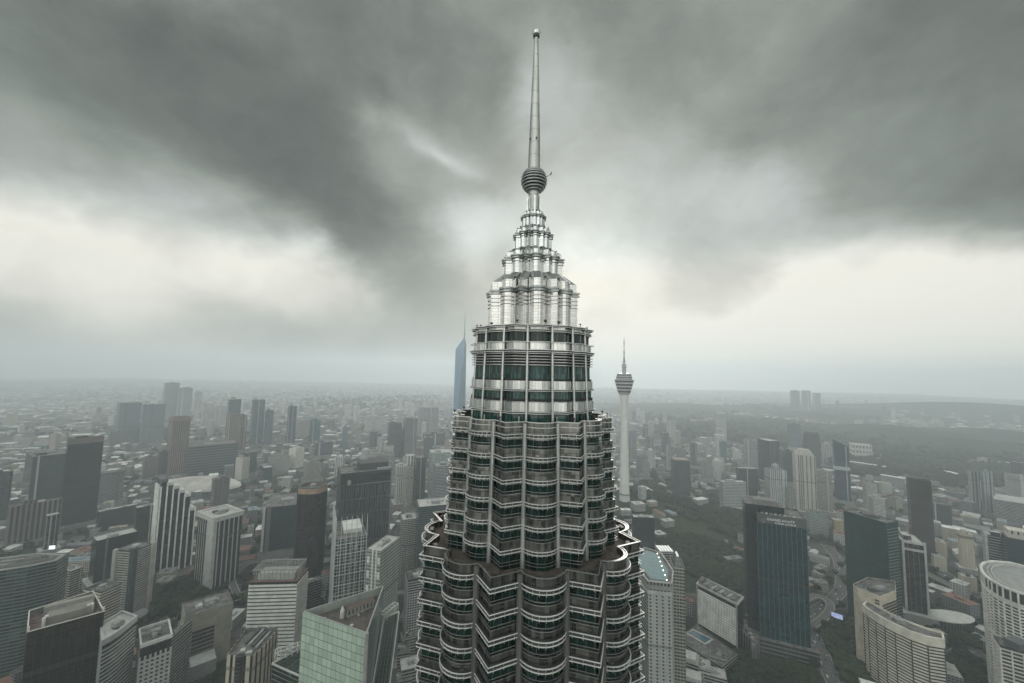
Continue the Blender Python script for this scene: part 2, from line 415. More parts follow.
def storey(T, L, glass=M_GL, sp_top=None, sp_h=1.4, win_bot=None, rail_z=(-1.75, -2.3), vis=None):
    """visor line at L, window below it, the next spandrel above it"""
    sp_top = sp_top or L + 1.75
    b = MB(); b.ring(T(0), T(-.5), L - .1, sp_top, 0, True)
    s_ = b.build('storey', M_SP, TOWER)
    wb = L - 2.3 if win_bot is None else win_bot
    ring_obj('window_band', T, wb, L - .1, -.28, -.6, glass, s_)
    visor(T, vis or [(L + .42, .90, .11), (L - .26, .86, .11)], s_)
    if rail_z: rails(T, [L + z for z in rail_z], s_)
    b = MB(); po, pi_ = T(vis[0][1] - .12 if vis else .78), T(.06); pb = T(-.1); n = len(po); go, gi = [], []
    for i in range(n):
        a, c = Vector(po[i]), Vector(po[(i + 1) % n]); d_, e_ = Vector(pi_[i]), Vector(pi_[(i + 1) % n]); f_, h_ = Vector(pb[i]), Vector(pb[(i + 1) % n]); l_ = (c - a).length; k_ = max(1, round(l_ / 1.6))
        for q in range(k_):
            t = (q + .5) / k_; w = .06 / l_
            for (A_, B_, tt) in ((d_, e_, t - w), (a, c, t - w), (a, c, t + w), (d_, e_, t + w)):
                go.append(tuple(A_.lerp(B_, tt))); gi.append(tuple(f_.lerp(h_, tt)))
    b.ring(go, gi, L - .7, L + .34, 0, False); b.build('bracket_comb', M_RA, s_, weld=True)
    return s_

Z1 = tier(23.3, .85, .955); Z2 = tier(17.8, .86, .955)
Z3L = [tier(r, .92, .972) for r in (14.0, 13.75, 13.4, 13.15)]; Z3 = Z3L[0]
# shaft down to the street (never in this view from close by)
b = MB(); b.prism(Z1(0), 0, 286.3, 0, False)
b.build('shaft', facade((.33, .33, .32), (.01, .03, .026), 4.0, 1.45, (.08, .55), (0, 1), .3, .1, .4), TOWER)
L0 = 332.6
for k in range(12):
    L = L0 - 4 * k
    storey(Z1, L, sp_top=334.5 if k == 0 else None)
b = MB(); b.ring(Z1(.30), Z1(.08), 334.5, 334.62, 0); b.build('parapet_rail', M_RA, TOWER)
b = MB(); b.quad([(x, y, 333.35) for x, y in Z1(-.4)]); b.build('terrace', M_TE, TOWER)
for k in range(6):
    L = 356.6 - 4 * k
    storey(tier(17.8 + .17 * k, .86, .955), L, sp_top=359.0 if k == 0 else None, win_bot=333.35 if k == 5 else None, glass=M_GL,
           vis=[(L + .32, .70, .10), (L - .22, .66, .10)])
b = MB(); b.ring(Z2(.3), Z2(.05), 359.0, 359.12, 0); b.ring(Z2(.3), Z2(.12), 358.1, 358.2, 0); b.build('parapet_rail', M_VI, TOWER)
b = MB(); b.quad([(x, y, 357.6) for x, y in Z2(-.4)]); b.build('terrace', M_TE, TOWER)
# upper tier
def up_storey(s0, s1, w0, vis, glass=M_GU, extra=()):
    global Z3
    Z3 = Z3L.pop(0)
    b = MB(); b.ring(Z3(0), Z3(-.5), s0, s1, 0); s_ = b.build('storey', M_S3, TOWER)
    if w0 is not None: ring_obj('window_band', Z3, w0, s0, -.25, -.6, glass, s_)
    visor(Z3, vis, s_)
    return s_
s_ = up_storey(360.5, 362.6, 357.6, [(360.75, .6, .10), (360.4, .5, .10)])
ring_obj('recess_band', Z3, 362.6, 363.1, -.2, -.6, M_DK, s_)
s_ = up_storey(364.85, 366.6, 363.1, [(365.0, .55, .09), (364.7, .45, .09)])
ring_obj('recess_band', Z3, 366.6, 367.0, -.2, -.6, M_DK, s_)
s_ = up_storey(372.5, 374.2, 367.0, [(372.75, 1.0, .13), (372.35, .85, .13), (374.3, .75, .12)])
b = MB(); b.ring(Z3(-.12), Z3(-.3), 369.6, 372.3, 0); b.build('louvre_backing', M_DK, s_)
for i in range(5):
    ring_obj('louvre', Z3, 369.65 + i * .56, 369.80 + i * .56, .42, -.1, M_LO, s_)
s_ = up_storey(376.3, 377.5, 374.3, [(376.4, .6, .10), (376.75, .5, .08), (377.7, .95, .14), (377.35, .8, .10)], M_GL)
b = MB(); b.quad([(x, y, 377.62) for x, y in Z3(-.1)]); b.build('terrace', M_TE, TOWER)
for p, q in zip(junctions(14.0 * .92 + .42), junctions(13.15 * .92 + .42)):
    b = tube((*p, 357.6), (*q, 377.7), .27); b.build('column', M_PI, TOWER)
for p, q in zip(junctions(18.65 * .86 + .45), junctions(17.8 * .86 + .45)):
    b = tube((*p, 333.4), (*q, 358.8), .46); b.build('column', M_RA, TOWER)
for i, (x, y) in enumerate(junctions(23.3 * .85 + .55)):
    b = MB(); b.lathe((x, y), [(.62, 286), (.62, 334.3)], 10); b.build('column', M_CO, TOWER)
# crown tiers: wall, cornice, drum and sloped roof each
def crown(R, rj, lobe, z0, z1, zc, zd, Rs, zs, joints=(), pipe=True, coff=.5):
    T = tier(R, rj, lobe)
    b = MB(); b.ring(T(0), T(-.6), z0, z1, 0, False); w = b.build('crown_tier', M_CR, TOWER)
    b = MB(); b.ring(T(coff), T(-.5), z1, z1 + (zc - z1) * .32, 0); b.ring(T(coff * .45), T(-.5), z1 + (zc - z1) * .32, z1 + (zc - z1) * .62, 0)
    b.ring(T(coff * 1.15), T(-.5), z1 + (zc - z1) * .62, zc, 0); b.build('cornice', M_RA, w)
    b = MB(); b.ring(T(-.25), T(-.8), zc, zd, 0); b.build('drum', M_CR, w)
    if joints:
        b = MB()
        for z in joints: b.ring(T(.16), T(-.1), z - .1, z, 0)
        b.build('moulding', M_CO, w)
    b = MB(); p1, p2 = T(-.25), tier(Rs, rj, lobe)(0); b.prism(p1, zd, zs, 0, True, poly2=p2); b.build('roof_slope', M_RF, w)
    if pipe:
        for (x, y) in junctions(R * rj + pipe):
            b = MB(); b.lathe((x, y), [(.2, z0), (.2, zd + .3)], 8); b.build('column', M_PI, w)
    return w
M_RF = steel('steel_roof', (.40, .40, .39), .4, (1.0, 3), .3, .2, .9)
crown(10.4, .77, .965, 377.6, 385.1, 386.1, 387.9, 7.3, 390.0, (382.6, 383.4, 384.2), .25, .5)
crown(6.95, .78, .965, 390.0, 393.2, 394.0, 395.1, 4.6, 396.4, (392.6,), .15, .5)
crown(4.45, .82, .965, 396.4, 399.4, 400.0, 400.9, 2.9, 401.9, (398.9,), None, .4)
crown(2.75, .9, .97, 401.9, 403.9, 404.4, 405.2, 1.4, 405.6, (), None, .32)
# spire
sp = MB(); sp.lathe((0, 0), [(1.25, 405.4), (1.25, 412.0)], 24); spire = sp.build('spire_base', M_SPIRE, TOWER)
for k in range(8):
    a = PH0 + math.radians(22.5 + 45 * k); b = MB()
    b.box((1.32 * math.sin(a), -1.32 * math.cos(a), 405.4), (.42, .5, 3.9), a)
    b.build('fin', M_CR, spire)
b = MB(); b.lathe((0, 0), [(.3, 410.6)] + [(2.75 * math.cos(math.radians(t)), 413.4 + 2.75 * math.sin(math.radians(t))) for t in range(-75, 90, 15)], 28)
ball = b.build('ring_ball', M_DK, TOWER)
for i in range(13):
    t = -78 + 13 * i; r = 3.08 * math.cos(math.radians(t)); z = 413.4 + 3.08 * math.sin(math.radians(t)); b = MB()
    b.lathe((0, 0), [(r - .55, z - .14), (r, z - .14), (r + .04, z), (r, z + .14), (r - .55, z + .14)], 28, cap=False)
    b.build('ball_ring', M_RA, ball)
b = MB(); b.bar((2.9, 0, 414.4), (4.0, -.1, 415.2), .08); b.bar((3.9, -.1, 414.9), (4.1, -.1, 415.6), .25); b.build('lightning_rod', M_BL, ball)
b = MB(); b.lathe((0, 0), [(1.48, 416.0), (1.40, 421), (1.12, 430), (.80, 440), (.50, 449.8)], 24); nd = b.build('spire', M_SPIRE, TOWER)
for a in (-.9, .25): 
    b = MB(); b.box((1.36 * math.sin(a), -1.36 * math.cos(a), 423.0), (.3, .2, .5), a); b.build('spire_hatch', M_BL, nd)
b = MB(); b.lathe((0, 0), [(.5, 449.8), (.62, 450.0)] + [(.98 * math.cos(math.radians(t)), 450.8 + .98 * math.sin(math.radians(t))) for t in range(-45, 91, 15)], 20)
b.build('finial_ball', M_CR, TOWER)
b = MB(); b.lathe((0, 0), [(.4, 449.4), (.78, 449.7), (.80, 450.15), (.5, 450.3)], 20); b.build('finial_collar', M_BL, TOWER)
# small fittings standing along the terraces
rnd = random.Random(5)
def fitting(x, y, z, h=.5, w=.55):
    b = MB(); a = math.atan2(x, -y)
    b.bar((x, y, z), (x, y, z + h), .12); b.box((x, y, z + h), (w, w * .8, w * .75), a, bottom=True); b.build('floodlight', M_BL, TOWER)
for R, z, ks in ((12.9, 377.62, 16), (10.0, 387.6, 0), (17.4, 359.0, 16), (22.4, 333.4, 16)):
    for k in range(ks):
        a = PH0 + math.radians(22.5 * k + rnd.uniform(-5, 5)); fitting(R * .97 * math.sin(a), -R * .97 * math.cos(a), z, rnd.uniform(.3, .8), rnd.uniform(.3, .55))
for R, z in ((9.0, 387.9), (6.2, 395.0), (4.1, 400.9), (2.3, 405.0)):
    for (x, y) in junctions(R * .93): fitting(x, y, z, .35, .42 if R > 5 else .28)
for k in range(16):
    a = PH0 + math.radians(22.5 * k); r = 21.0
    b = MB(); b.box((r * math.sin(a), -r * math.cos(a), 333.36), (rnd.uniform(.8, 2.2), .8, rnd.uniform(.5, 1.1)), a); b.build('terrace_unit', M_BK if k % 3 else M_TE, TOWER)
for k in range(16):
    a = PH0 + math.radians(22.5 * k + 8)
    for (R, z) in ((17.7, 359.1),):
        b = MB(); b.bar((R * math.sin(a), -R * math.cos(a), z), (R * math.sin(a), -R * math.cos(a), z + 1.1), .14); b.build('rail_post', M_RA, TOWER)
# ------------------------------------------------------------------ city: materials and helpers
def C(h):
    f = lambda x: x / 12.92 if x <= .04045 else ((x + .055) / 1.055) ** 2.4
    return tuple(f(int(h[i:i + 2], 16) / 255) for i in (0, 2, 4))
WHITE, CREAM, BEIGE, GREY, DGREY, BROWN = (.52, .52, .50), (.50, .44, .36), (.36, .32, .27), (.27, .27, .265), (.10, .10, .102), (.16, .115, .10)
G_DK, G_BLK, G_TEAL, G_BLUE, G_GRN = (.018, .022, .024), (.008, .009, .010), (.012, .045, .047), (.03, .05, .07), (.02, .05, .04)
_mc = {}
def pm(col, rough=.8, metal=0.0, var=.16, scale=.12):
    k = (col, rough, metal)
    if k not in _mc: _mc[k] = mat('painted_surface', col, rough, metal, var=var, scale=scale)
    return _mc[k]
M_ROOF = mat('flat_roof', (.13, .125, .118), .92, var=.6, scale=.16)
M_ROOFL = mat('pale_roof', (.40, .395, .375), .85, var=.2, scale=.3)
M_PLANT = mat('roof_machinery', (.24, .24, .235), .7, var=.3, scale=.4)
M_PLANTD = mat('dark_roof_machinery', (.06, .06, .062), .6, var=.3, scale=.4)

def cross(a, b): return a.x * b.y - a.y * b.x
def corner_box(ul, us, ur, vt, vb=None, z=None, a=15, dep=30.0, maxl=90.0):
    """footprint seen with its near vertical edge at us, its left face reaching ul and right face ur"""
    d = hdir(us, vt)
    if z is not None:
        g = gp(us, vt, z); r = math.hypot(g.x, g.y)
    else:
        # base row vb along the same vertical
        r = 0
        u = us
        for _ in range(4):
            g = gp(u, vb, 0); r = math.hypot(g.x, g.y); u = proj((d.x * r, d.y * r, 0))[0]
        k = ray(us, vt); z = CAM_H + k.z / math.hypot(k.x, k.y) * r
    Cn = Vector((d.x * r, d.y * r)); ds = Vector((d.x, d.y)); t = Vector((ds.y, -ds.x))
    ar = math.radians(a)
    er = t * math.cos(ar) + ds * math.sin(ar); elf = -t * math.sin(ar) + ds * math.cos(ar)
    def reach(e, u):
        q = hdir(u, vt); q = Vector((q.x, q.y)); den = cross(e, q)
        if abs(den) < 1e-6: return None
        L = -cross(Cn, q) / den
        return L
    Lr = reach(er, ur) if ur > us + .3 else dep
    Ll = reach(elf, ul) if ul < us - .3 else dep
    if Lr is None or Lr <= 0 or Lr > maxl * 4: Lr = maxl
    if Ll is None or Ll <= 0 or Ll > maxl: Ll = maxl
    poly = [Cn, Cn + er * Lr, Cn + er * Lr + elf * Ll, Cn + elf * Ll]
    return [(p.x, p.y) for p in poly], z, r

LAND = []       # (name, screen bbox, distance, short phrase, poly)
def inset(poly, d):
    """parallel inset of a convex CCW outline (negative d = outset)"""
    n = len(poly); out = []
    for i in range(n):
        p0, p1, p2 = Vector(poly[i - 1]), Vector(poly[i]), Vector(poly[(i + 1) % n])
        e1, e2 = (p1 - p0), (p2 - p1)
        if e1.length < 1e-6 or e2.length < 1e-6: out.append(tuple(p1)); continue
        e1.normalize(); e2.normalize()
        n1, n2 = Vector((-e1.y, e1.x)), Vector((-e2.y, e2.x)); b = n1 + n2
        k = max(.35, 1 + n1.dot(n2)); out.append(tuple(p1 + b * (d / k)))
    return out
def centroid(poly):
    return sum(p[0] for p in poly) / len(poly), sum(p[1] for p in poly) / len(poly)
def ccw(poly):
    A = sum(poly[i][0] * poly[(i + 1) % len(poly)][1] - poly[(i + 1) % len(poly)][0] * poly[i][1] for i in range(len(poly)))
    return poly if A > 0 else poly[::-1]

RB = random.Random(11)
def tower(name, label, cat, short, poly, z, wallm, roofm=None, z0=0.0, parapet=1.3, plant=0, bands=None, piers=None, bandm=None, pierm=None,
          top=None, crown=None, group=None, plantm=None, mast=0, podium=None):
    """one building: wall, roof and their fittings; poly in world metres, CCW"""
    poly = ccw(poly); cx, cy_ = centroid(poly)
    P = [(p[0] - cx, p[1] - cy_) for p in poly]
    root = empty(name, (cx, cy_, 0)); tag(root, label, cat, group)
    b = MB(); b.prism(P, z0, z, 0, False)
    I = inset(P, .5); b.ring(P, I, z - .02, z, 0, False)
    n = len(P)
    for i in range(n):
        j = (i + 1) % n; b.quad([(*I[j], z - parapet), (*I[i], z - parapet), (*I[i], z), (*I[j], z)], [(0, 0)] * 4, 1)
    roofm = roofm or M_ROOF
    b.build('wall', [wallm, roofm], root)
    b = MB(); b.quad([(x, y, z - parapet) for x, y in I]); rf = b.build('roof', roofm, root)
    xs = [p[0] for p in P]; ys = [p[1] for p in P]
    # orientation of the first edge
    e = Vector(P[1]) - Vector(P[0]); rz = math.atan2(e.y, e.x)
    size = math.sqrt(abs(sum(P[i][0] * P[(i + 1) % n][1] - P[(i + 1) % n][0] * P[i][1] for i in range(n))) / 2)
    J = inset(P, size * .14)
    if plant and math.hypot(cx, cy_) < 900: plant = plant * 2 + 2
    for k in range(plant):
        w = [RB.random() + .15 for _ in J]; s_ = sum(w)
        x = sum(a * p[0] for a, p in zip(w, J)) / s_; y = sum(a * p[1] for a, p in zip(w, J)) / s_
        h = RB.uniform(1.0, 3.4) if k else RB.uniform(2.6, 4.5)
        b = MB(); sx_, sy_ = size * RB.uniform(.08, .2), size * RB.uniform(.07, .22)
        if k == 0: sx_, sy_ = size * .28, size * .22
        b.box((x, y, z - parapet), (sx_, sy_, h), rz)
        if k % 3 == 1:
            b.box((x, y, z - parapet + h), (sx_ * .5, sy_ * .5, .6), rz)
        b.build('roof_plant', plantm or RB.choice((M_PLANT, M_PLANT, M_PLANTD, M_ROOFL)), rf)
    if plant and math.hypot(cx, cy_) < 900:
        def spot():
            w = [RB.random() + .1 for _ in J]; s_ = sum(w)
            return sum(a * p[0] for a, p in zip(w, J)) / s_, sum(a * p[1] for a, p in zip(w, J)) / s_
        for k in range(5):
            x, y = spot(); b = MB(); r_ = RB.uniform(.8, 1.6); b.lathe((x, y), [(r_, z - parapet), (r_, z - parapet + RB.uniform(1.2, 2.6)), (r_ * .5, z - parapet + 2.9)], 10); b.build('water_tank', RB.choice((M_ROOFL, M_PLANT)), rf)
        for k in range(7):
            x, y = spot(); l_ = size * RB.uniform(.1, .25); an = rz + RB.choice((0, math.pi / 2)); b = MB(); h_ = z - parapet + .5
            b.bar((x, y, h_), (x + l_ * math.cos(an), y + l_ * math.sin(an), h_), RB.uniform(.4, 1.0), .6); b.build('duct', RB.choice((M_PLANT, M_PLANTD, M_ROOFL)), rf)
    rr0 = math.hypot(cx, cy_)
    if rr0 > 900 and z > 55 and len(P) == 4 and not crown and name not in ('warehouse', 'shopping_mall', 'hotel_tower'):
        q_ = RB.random(); e1, e2 = Vector(P[1]) - Vector(P[0]), Vector(P[3]) - Vector(P[0]); o0 = Vector(P[0])
        if q_ < .6:
            u0, v0, uw, vw = RB.uniform(.12, .4), RB.uniform(.15, .35), RB.uniform(.25, .45), RB.uniform(.3, .5)
            c4 = [o0 + e1 * u0 + e2 * v0, o0 + e1 * (u0 + uw) + e2 * v0, o0 + e1 * (u0 + uw) + e2 * (v0 + vw), o0 + e1 * u0 + e2 * (v0 + vw)]
            b = MB(); b.prism([tuple(p) for p in c4], z - parapet, z + RB.uniform(3, 7), 0, True, mt=1); b.build('lift_tower', [wallm, roofm], root)
        if q_ > .35:
            n_ = Vector((e1.y, -e1.x)).normalized(); s0 = RB.uniform(.1, .8); b = MB(); p = o0 + e1 * s0 + n_ * .3; b.box((p.x, p.y, 0), (e1.length * RB.uniform(.05, .11), 1.4, z + 1.5), rz); b.build('service_shaft', RB.choice((pm((.30, .30, .29)), pm((.12, .12, .125)), pm((.40, .385, .36)))), root)
        if not podium:
            b = MB(); b.prism(inset(P, -RB.uniform(4, 9)), 0, RB.uniform(9, 17), 0, True, mt=1); b.build('podium', [pm((.24, .235, .22)), roofm], root)
    for k in range(mast):
        b = MB(); q = J[k % len(J)]; b.lathe((q[0], q[1]), [(.35, z), (.1, z + RB.uniform(8, 16))], 6); b.build('antenna', M_PLANT, rf)
    if bands:   # (first z, pitch, height, offset[, last z])
        zb, pitch, hb, off = bands[:4]; ze = bands[4] if len(bands) > 4 else z - hb
        k = 0
        while zb + k * pitch <= ze + .01 and k < 95:
            zz = zb + k * pitch; b = MB(); b.ring(inset(P, -off), inset(P, .1), zz, zz + hb, 0, False)
            b.build('floor_band', bandm, root); k += 1
    if piers:   # (spacing, width, offset, z0, z1)
        sp_, w, off, za, zb_ = piers; cnt = 0
        for i in range(n):
            a, c = Vector(P[i]), Vector(P[(i + 1) % n]); L = (c - a).length; m_ = max(1, round(L / sp_))
            an = math.atan2(c.y - a.y, c.x - a.x); nn = Vector((math.sin(an), -math.cos(an)))
            wp = Vector((cx, cy_)) + (a + c) / 2
            if nn.dot(-wp) < 0: continue          # a face turned away from the whole view
            for q in range(m_ + 1):
                p = a + (c - a) * q / m_ + nn * (off / 2 - .05)
                if cnt > 90: break
                b = MB(); b.box((p.x, p.y, za), (w, off + .1, zb_ - za), an); b.build('pier', pierm or bandm, root); cnt += 1
    if crown:   # (inset, height, mat)
        ci, ch, cm = crown; b = MB(); b.prism(inset(P, ci), z - parapet, z + ch, 0, True); b.build('crown_block', cm, root)
    if podium:  # (outset, height, mat)
        po, ph_, pmm = podium; b = MB(); b.prism(inset(P, -po), 0, ph_, 0, True, mt=1); b.build('podium', [pmm, M_ROOF], root)
    if podium: poly = inset(poly, -podium[0])
    pts = [proj((p[0], p[1], zz)) for p in poly for zz in (0, z)]
    LAND.append((name, (min(p[0] for p in pts), min(p[1] for p in pts), max(p[0] for p in pts), max(p[1] for p in pts)), math.hypot(cx, cy_), short, poly, root))
    return root, P, z, (cx, cy_)

def B(name, label, cat, short, ul, us, ur, vt, vb=None, z=None, a=15, dep=30.0, wall=None, off=0.0, **k):
    poly, zz, r = corner_box(ul, us, ur, vt, vb, z, a, dep)
    if off: poly = inset(poly, -off)
    if callable(wall): wall = wall(zz)
    for q in ('bands', 'piers'):
        if q in k and callable(k[q]): k[q] = k[q](zz)
    if DEBUG: print('%-22s r %5.0f z %5.0f w %4.0f d %4.0f  %s' % (name, r, zz, math.dist(poly[0], poly[1]), math.dist(poly[0], poly[3]), short))
    return tower(name, label, cat, short, poly, zz, wall, **k)
DEBUG = False
OT, AT, HT = 'office_tower', 'apartment_tower', 'hotel_tower'
def grid(w, g=G_DK, fh=3.5, bw=3.2, **k): return facade(w, g, fh, bw, **k)
def band(w, g=G_DK, fh=3.6, wv=(.38, .92), **k): return facade(w, g, fh, 1.6, wv, (0, 1), **k)
def rib(w, g=G_DK, bw=3.0, wu=(.3, 1), **k): return facade(w, g, 3.6, bw, (0, 1), wu, **k)
def curtain(g, frame=(.06, .065, .07), fh=3.8, bw=1.6, **k): return facade(frame, g, fh, bw, (.06, 1), (.05, 1), **{'var': .35, 'blind': .03, 'wrough': .5, **k})

# ------------------------------------------------------------------ far city on the left
B(OT, 'dark gridded tower cut by the left edge of the photo, hazy town behind', 'tower', 'the dark gridded tower at the left edge', -30, 10.5, 13.5, 472, vb=525, a=78, wall=grid((.06, .065, .068), G_BLK), plant=2)
B(OT, 'blue grey slab with one white edge stripe, just left of the darkest slab', 'tower', 'the grey slab with the white edge', 25.5, 33, 72, 457, vb=522, a=8, wall=curtain((.055, .065, .075), (.10, .11, .115)), plant=2)
root, P, z, _ = B(OT, 'nearly black plain slab with a brown band across its top, far left', 'tower', 'the black slab with the brown top', 67, 68.5, 104, 439, vb=531, a=6, wall=curtain((.022, .026, .032), (.02, .023, .027)), plant=1)
b = MB(); b.ring(inset(P, -.3), inset(P, .4), z - 13, z + .3, 0); b.build('top_band', pm((.13, .115, .10)), root)
B(AT, 'long beige row of flats with upright ribs at the foot of the grey slab', 'apartment block', 'the beige ribbed flats', 9, 9, 62, 507.5, vb=552, a=5, dep=16, wall=rib((.17, .15, .13), (.04, .04, .04), 7, (.45, 1)), plant=4)
B(OT, 'small dark block with white corner in front of the black slab', 'office block', 'the dark block with a white corner', 45, 47, 60, 516, vb=556, a=10, wall=rib((.25, .25, .25), G_DK, 6, (.2, 1)), roofm=M_ROOFL)
B(AT, 'pale faded slab of flats to the right of the black slab', 'apartment block', 'the pale slab by the black slab', 96, 98, 125, 474, vb=510, a=8, wall=grid((.26, .26, .25), (.09, .10, .10)))
B('warehouse', 'long low dark shed under a pale flat roof right of the black slab', 'warehouse', 'the pale roofed shed', 97, 99, 138, 512, vb=533, a=12, wall=curtain((.03, .035, .04)), roofm=M_ROOFL, plant=3)
B(OT, 'dark brown grey block standing left of the stepped striped tower', 'office block', 'the dark block left of the stepped tower', 135, 137, 156, 508, vb=560, a=10, wall=grid((.075, .07, .068), G_BLK), roofm=M_ROOFL, plant=3)
B(OT, 'low dark block with broad pale roof behind the twin faced flats', 'office block', 'the dark block with the broad pale roof', 92, 97, 137, 541, vb=592, a=12, dep=40, wall=curtain((.02, .027, .03)), roofm=M_ROOFL, plant=4)
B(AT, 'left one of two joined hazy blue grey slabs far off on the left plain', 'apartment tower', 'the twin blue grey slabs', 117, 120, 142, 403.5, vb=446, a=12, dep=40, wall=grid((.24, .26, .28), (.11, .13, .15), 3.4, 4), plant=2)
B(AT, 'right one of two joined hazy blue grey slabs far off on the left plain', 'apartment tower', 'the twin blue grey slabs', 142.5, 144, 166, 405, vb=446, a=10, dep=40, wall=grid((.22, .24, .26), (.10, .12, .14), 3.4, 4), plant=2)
B('shopping_mall', 'long low podium block below the twin blue grey slabs', 'podium', 'the long podium', 108, 110, 172, 432, vb=447, a=8, dep=60, wall=band((.24, .25, .25)), roofm=M_ROOF)
root, P, z, _ = B(AT, 'brown pink tower with a notched crown standing alone on the left', 'apartment tower', 'the brown pink crowned tower', 169, 173, 191, 419, vb=480, a=14, wall=rib((.25, .185, .165), (.11, .09, .085), 5, (.45, 1)))
b = MB(); b.ring(inset(P, -1.2), inset(P, 2), z - 7, z - 1, 0); b.ring(inset(P, 1.5), inset(P, 3.2), z - 1, z + 5, 0); b.build('crown', pm((.24, .17, .15)), root)
B(AT, 'small brown block at the left foot of the brown pink crowned tower', 'apartment block', 'the small brown block', 143, 145, 160, 458, vb=482, a=10, wall=grid((.22, .17, .155), (.08, .07, .07)))
B(OT, 'slim grey block touching the brown pink tower on its left', 'office block', 'the slim grey block', 158, 160, 169, 452, vb=480, a=10, wall=curtain((.06, .07, .075)))
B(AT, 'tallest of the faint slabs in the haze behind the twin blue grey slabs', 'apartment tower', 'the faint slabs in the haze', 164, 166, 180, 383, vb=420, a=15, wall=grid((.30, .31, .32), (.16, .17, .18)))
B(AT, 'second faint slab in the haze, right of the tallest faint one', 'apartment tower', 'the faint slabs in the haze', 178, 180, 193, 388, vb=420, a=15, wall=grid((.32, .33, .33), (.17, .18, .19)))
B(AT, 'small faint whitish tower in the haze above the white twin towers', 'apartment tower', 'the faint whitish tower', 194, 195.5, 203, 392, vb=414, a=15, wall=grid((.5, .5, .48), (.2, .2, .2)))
B(AT, 'left one of two bright white slab towers near the brown twin', 'apartment tower', 'the white slab pair', 202, 203.5, 214.5, 404, vb=428, a=12, wall=rib((.58, .57, .54), (.2, .2, .2), 6, (.5, 1)))
B(AT, 'right one of two bright white slab towers near the brown twin', 'apartment tower', 'the white slab pair', 214.5, 216, 227, 407, vb=428, a=12, wall=rib((.56, .55, .52), (.2, .2, .2), 6, (.5, 1)))
root, P, z, _ = B(OT, 'grey glass tower with a white rimmed slanting top behind the brown twin', 'tower', 'the tower with the slanting white rim', 228, 229.5, 241.5, 399, vb=450, a=10, wall=curtain((.10, .13, .15), (.2, .21, .22)))
b = MB(); q = [Vector((*p, z)) for p in P]; q[2].z = q[3].z = z + 26
for i in range(4): b.bar(q[i], q[(i + 1) % 4], 3.4)
b.build('top_frame', pm((.62, .62, .60)), root)
B(AT, 'taller half of the reddish brown twin tower in front of the slanting top', 'apartment tower', 'the brown twin tower', 226.5, 228, 239.5, 414, vb=458, a=10, wall=rib((.24, .175, .155), (.11, .09, .085), 6, (.5, 1)))
B(AT, 'shorter half of the reddish brown twin tower in front of the slanting top', 'apartment tower', 'the brown twin tower', 239.5, 241, 247.5, 415.5, vb=454, a=10, wall=rib((.20, .145, .13), (.10, .08, .075), 6, (.5, 1)))
B(OT, 'taller half of a stepped blue grey slab right of the brown twin', 'office tower', 'the stepped blue grey slab', 252, 254, 265.5, 400, vb=447, a=12, wall=curtain((.09, .115, .14), (.12, .14, .16)))
B(OT, 'lower half of a stepped blue grey slab right of the brown twin', 'office tower', 'the stepped blue grey slab', 265.5, 266.5, 274, 410.5, vb=447, a=12, wall=curtain((.10, .125, .15), (.12, .14, .16)))
B(OT, 'slim slate tower split by a pale stripe, left of the small teal tower', 'office tower', 'the slim slate tower', 288, 289, 297, 406.5, vb=446, a=14, wall=rib((.2, .21, .22), (.06, .075, .09), 18, (.2, 1)))
B(OT, 'short teal glass tower right of the slim slate tower', 'office tower', 'the short teal tower', 310, 312, 321, 420.5, vb=450, a=14, wall=curtain((.04, .11, .11), (.15, .2, .2)))
B(AT, 'faint pinkish block between the slate tower and the teal tower', 'apartment block', 'the faint pinkish block', 298, 299, 310, 422, vb=438, a=12, wall=grid((.40, .33, .31), (.2, .18, .18)))
B('shopping_mall', 'long dark blue grey mall building at the foot of the brown twin', 'shopping mall', 'the long dark mall', 186, 189, 238, 447, vb=478, a=6, dep=80, wall=band((.085, .10, .105), (.04, .05, .055), 9), roofm=M_ROOF, plant=3)
B(AT, 'cream plain slab tower rising from low roofs right of the dark mall', 'apartment tower', 'the cream slab by the mall', 236, 243, 250, 458, vb=484, a=40, wall=grid((.50, .47, .42), (.3, .28, .26), 3.4, 5, wv=(.4, .7)))
B(OT, 'dark frame topped block behind the cream slab beside the mall', 'office block', 'the dark frame topped block', 243, 245, 257, 453, vb=478, a=12, wall=curtain((.05, .065, .07)))
B(OT, 'small teal box with white sides below the white cube', 'office block', 'the small teal box', 262, 264, 272.5, 468, vb=482, a=10, wall=curtain((.035, .07, .08)), roofm=M_ROOFL)
B(OT, 'bright cream white cube tower above the low roofs, left of the teal slab', 'office block', 'the cream white cube', 289, 296, 304.5, 449, vb=471, a=42, wall=pm((.56, .53, .47)), roofm=M_ROOFL, plant=2)
B(AT, 'pale stepped flats left of the cream white cube', 'apartment block', 'the pale stepped flats', 268, 271, 290, 458, vb=476, a=15, wall=grid((.42, .40, .37), (.15, .15, .15)), plant=3)
B(OT, 'low slate office block behind and right of the cream white cube', 'office block', 'the low slate block', 313, 316, 333, 443, vb=460, a=10, wall=curtain((.06, .08, .095), (.12, .13, .15)))
B(AT, 'beige flats with small balconies between the white cube and copper topped tower', 'apartment block', 'the beige balcony flats', 304, 307, 321, 464, vb=484, a=15, wall=grid((.36, .32, .28), (.1, .1, .1)), plant=2)
B(AT, 'tan stepped block beside the pale stadium roof', 'apartment block', 'the tan stepped block', 212, 215, 230, 480, vb=512, a=14, wall=grid((.18, .15, .13), (.06, .055, .05)), plant=3)
B(OT, 'white complex of joined blocks far off left of the big dark ribbed tower', 'hospital', 'the far white complex', 365, 367, 387, 417.5, vb=434, a=10, wall=grid((.55, .54, .51), (.2, .2, .2)), plant=5)
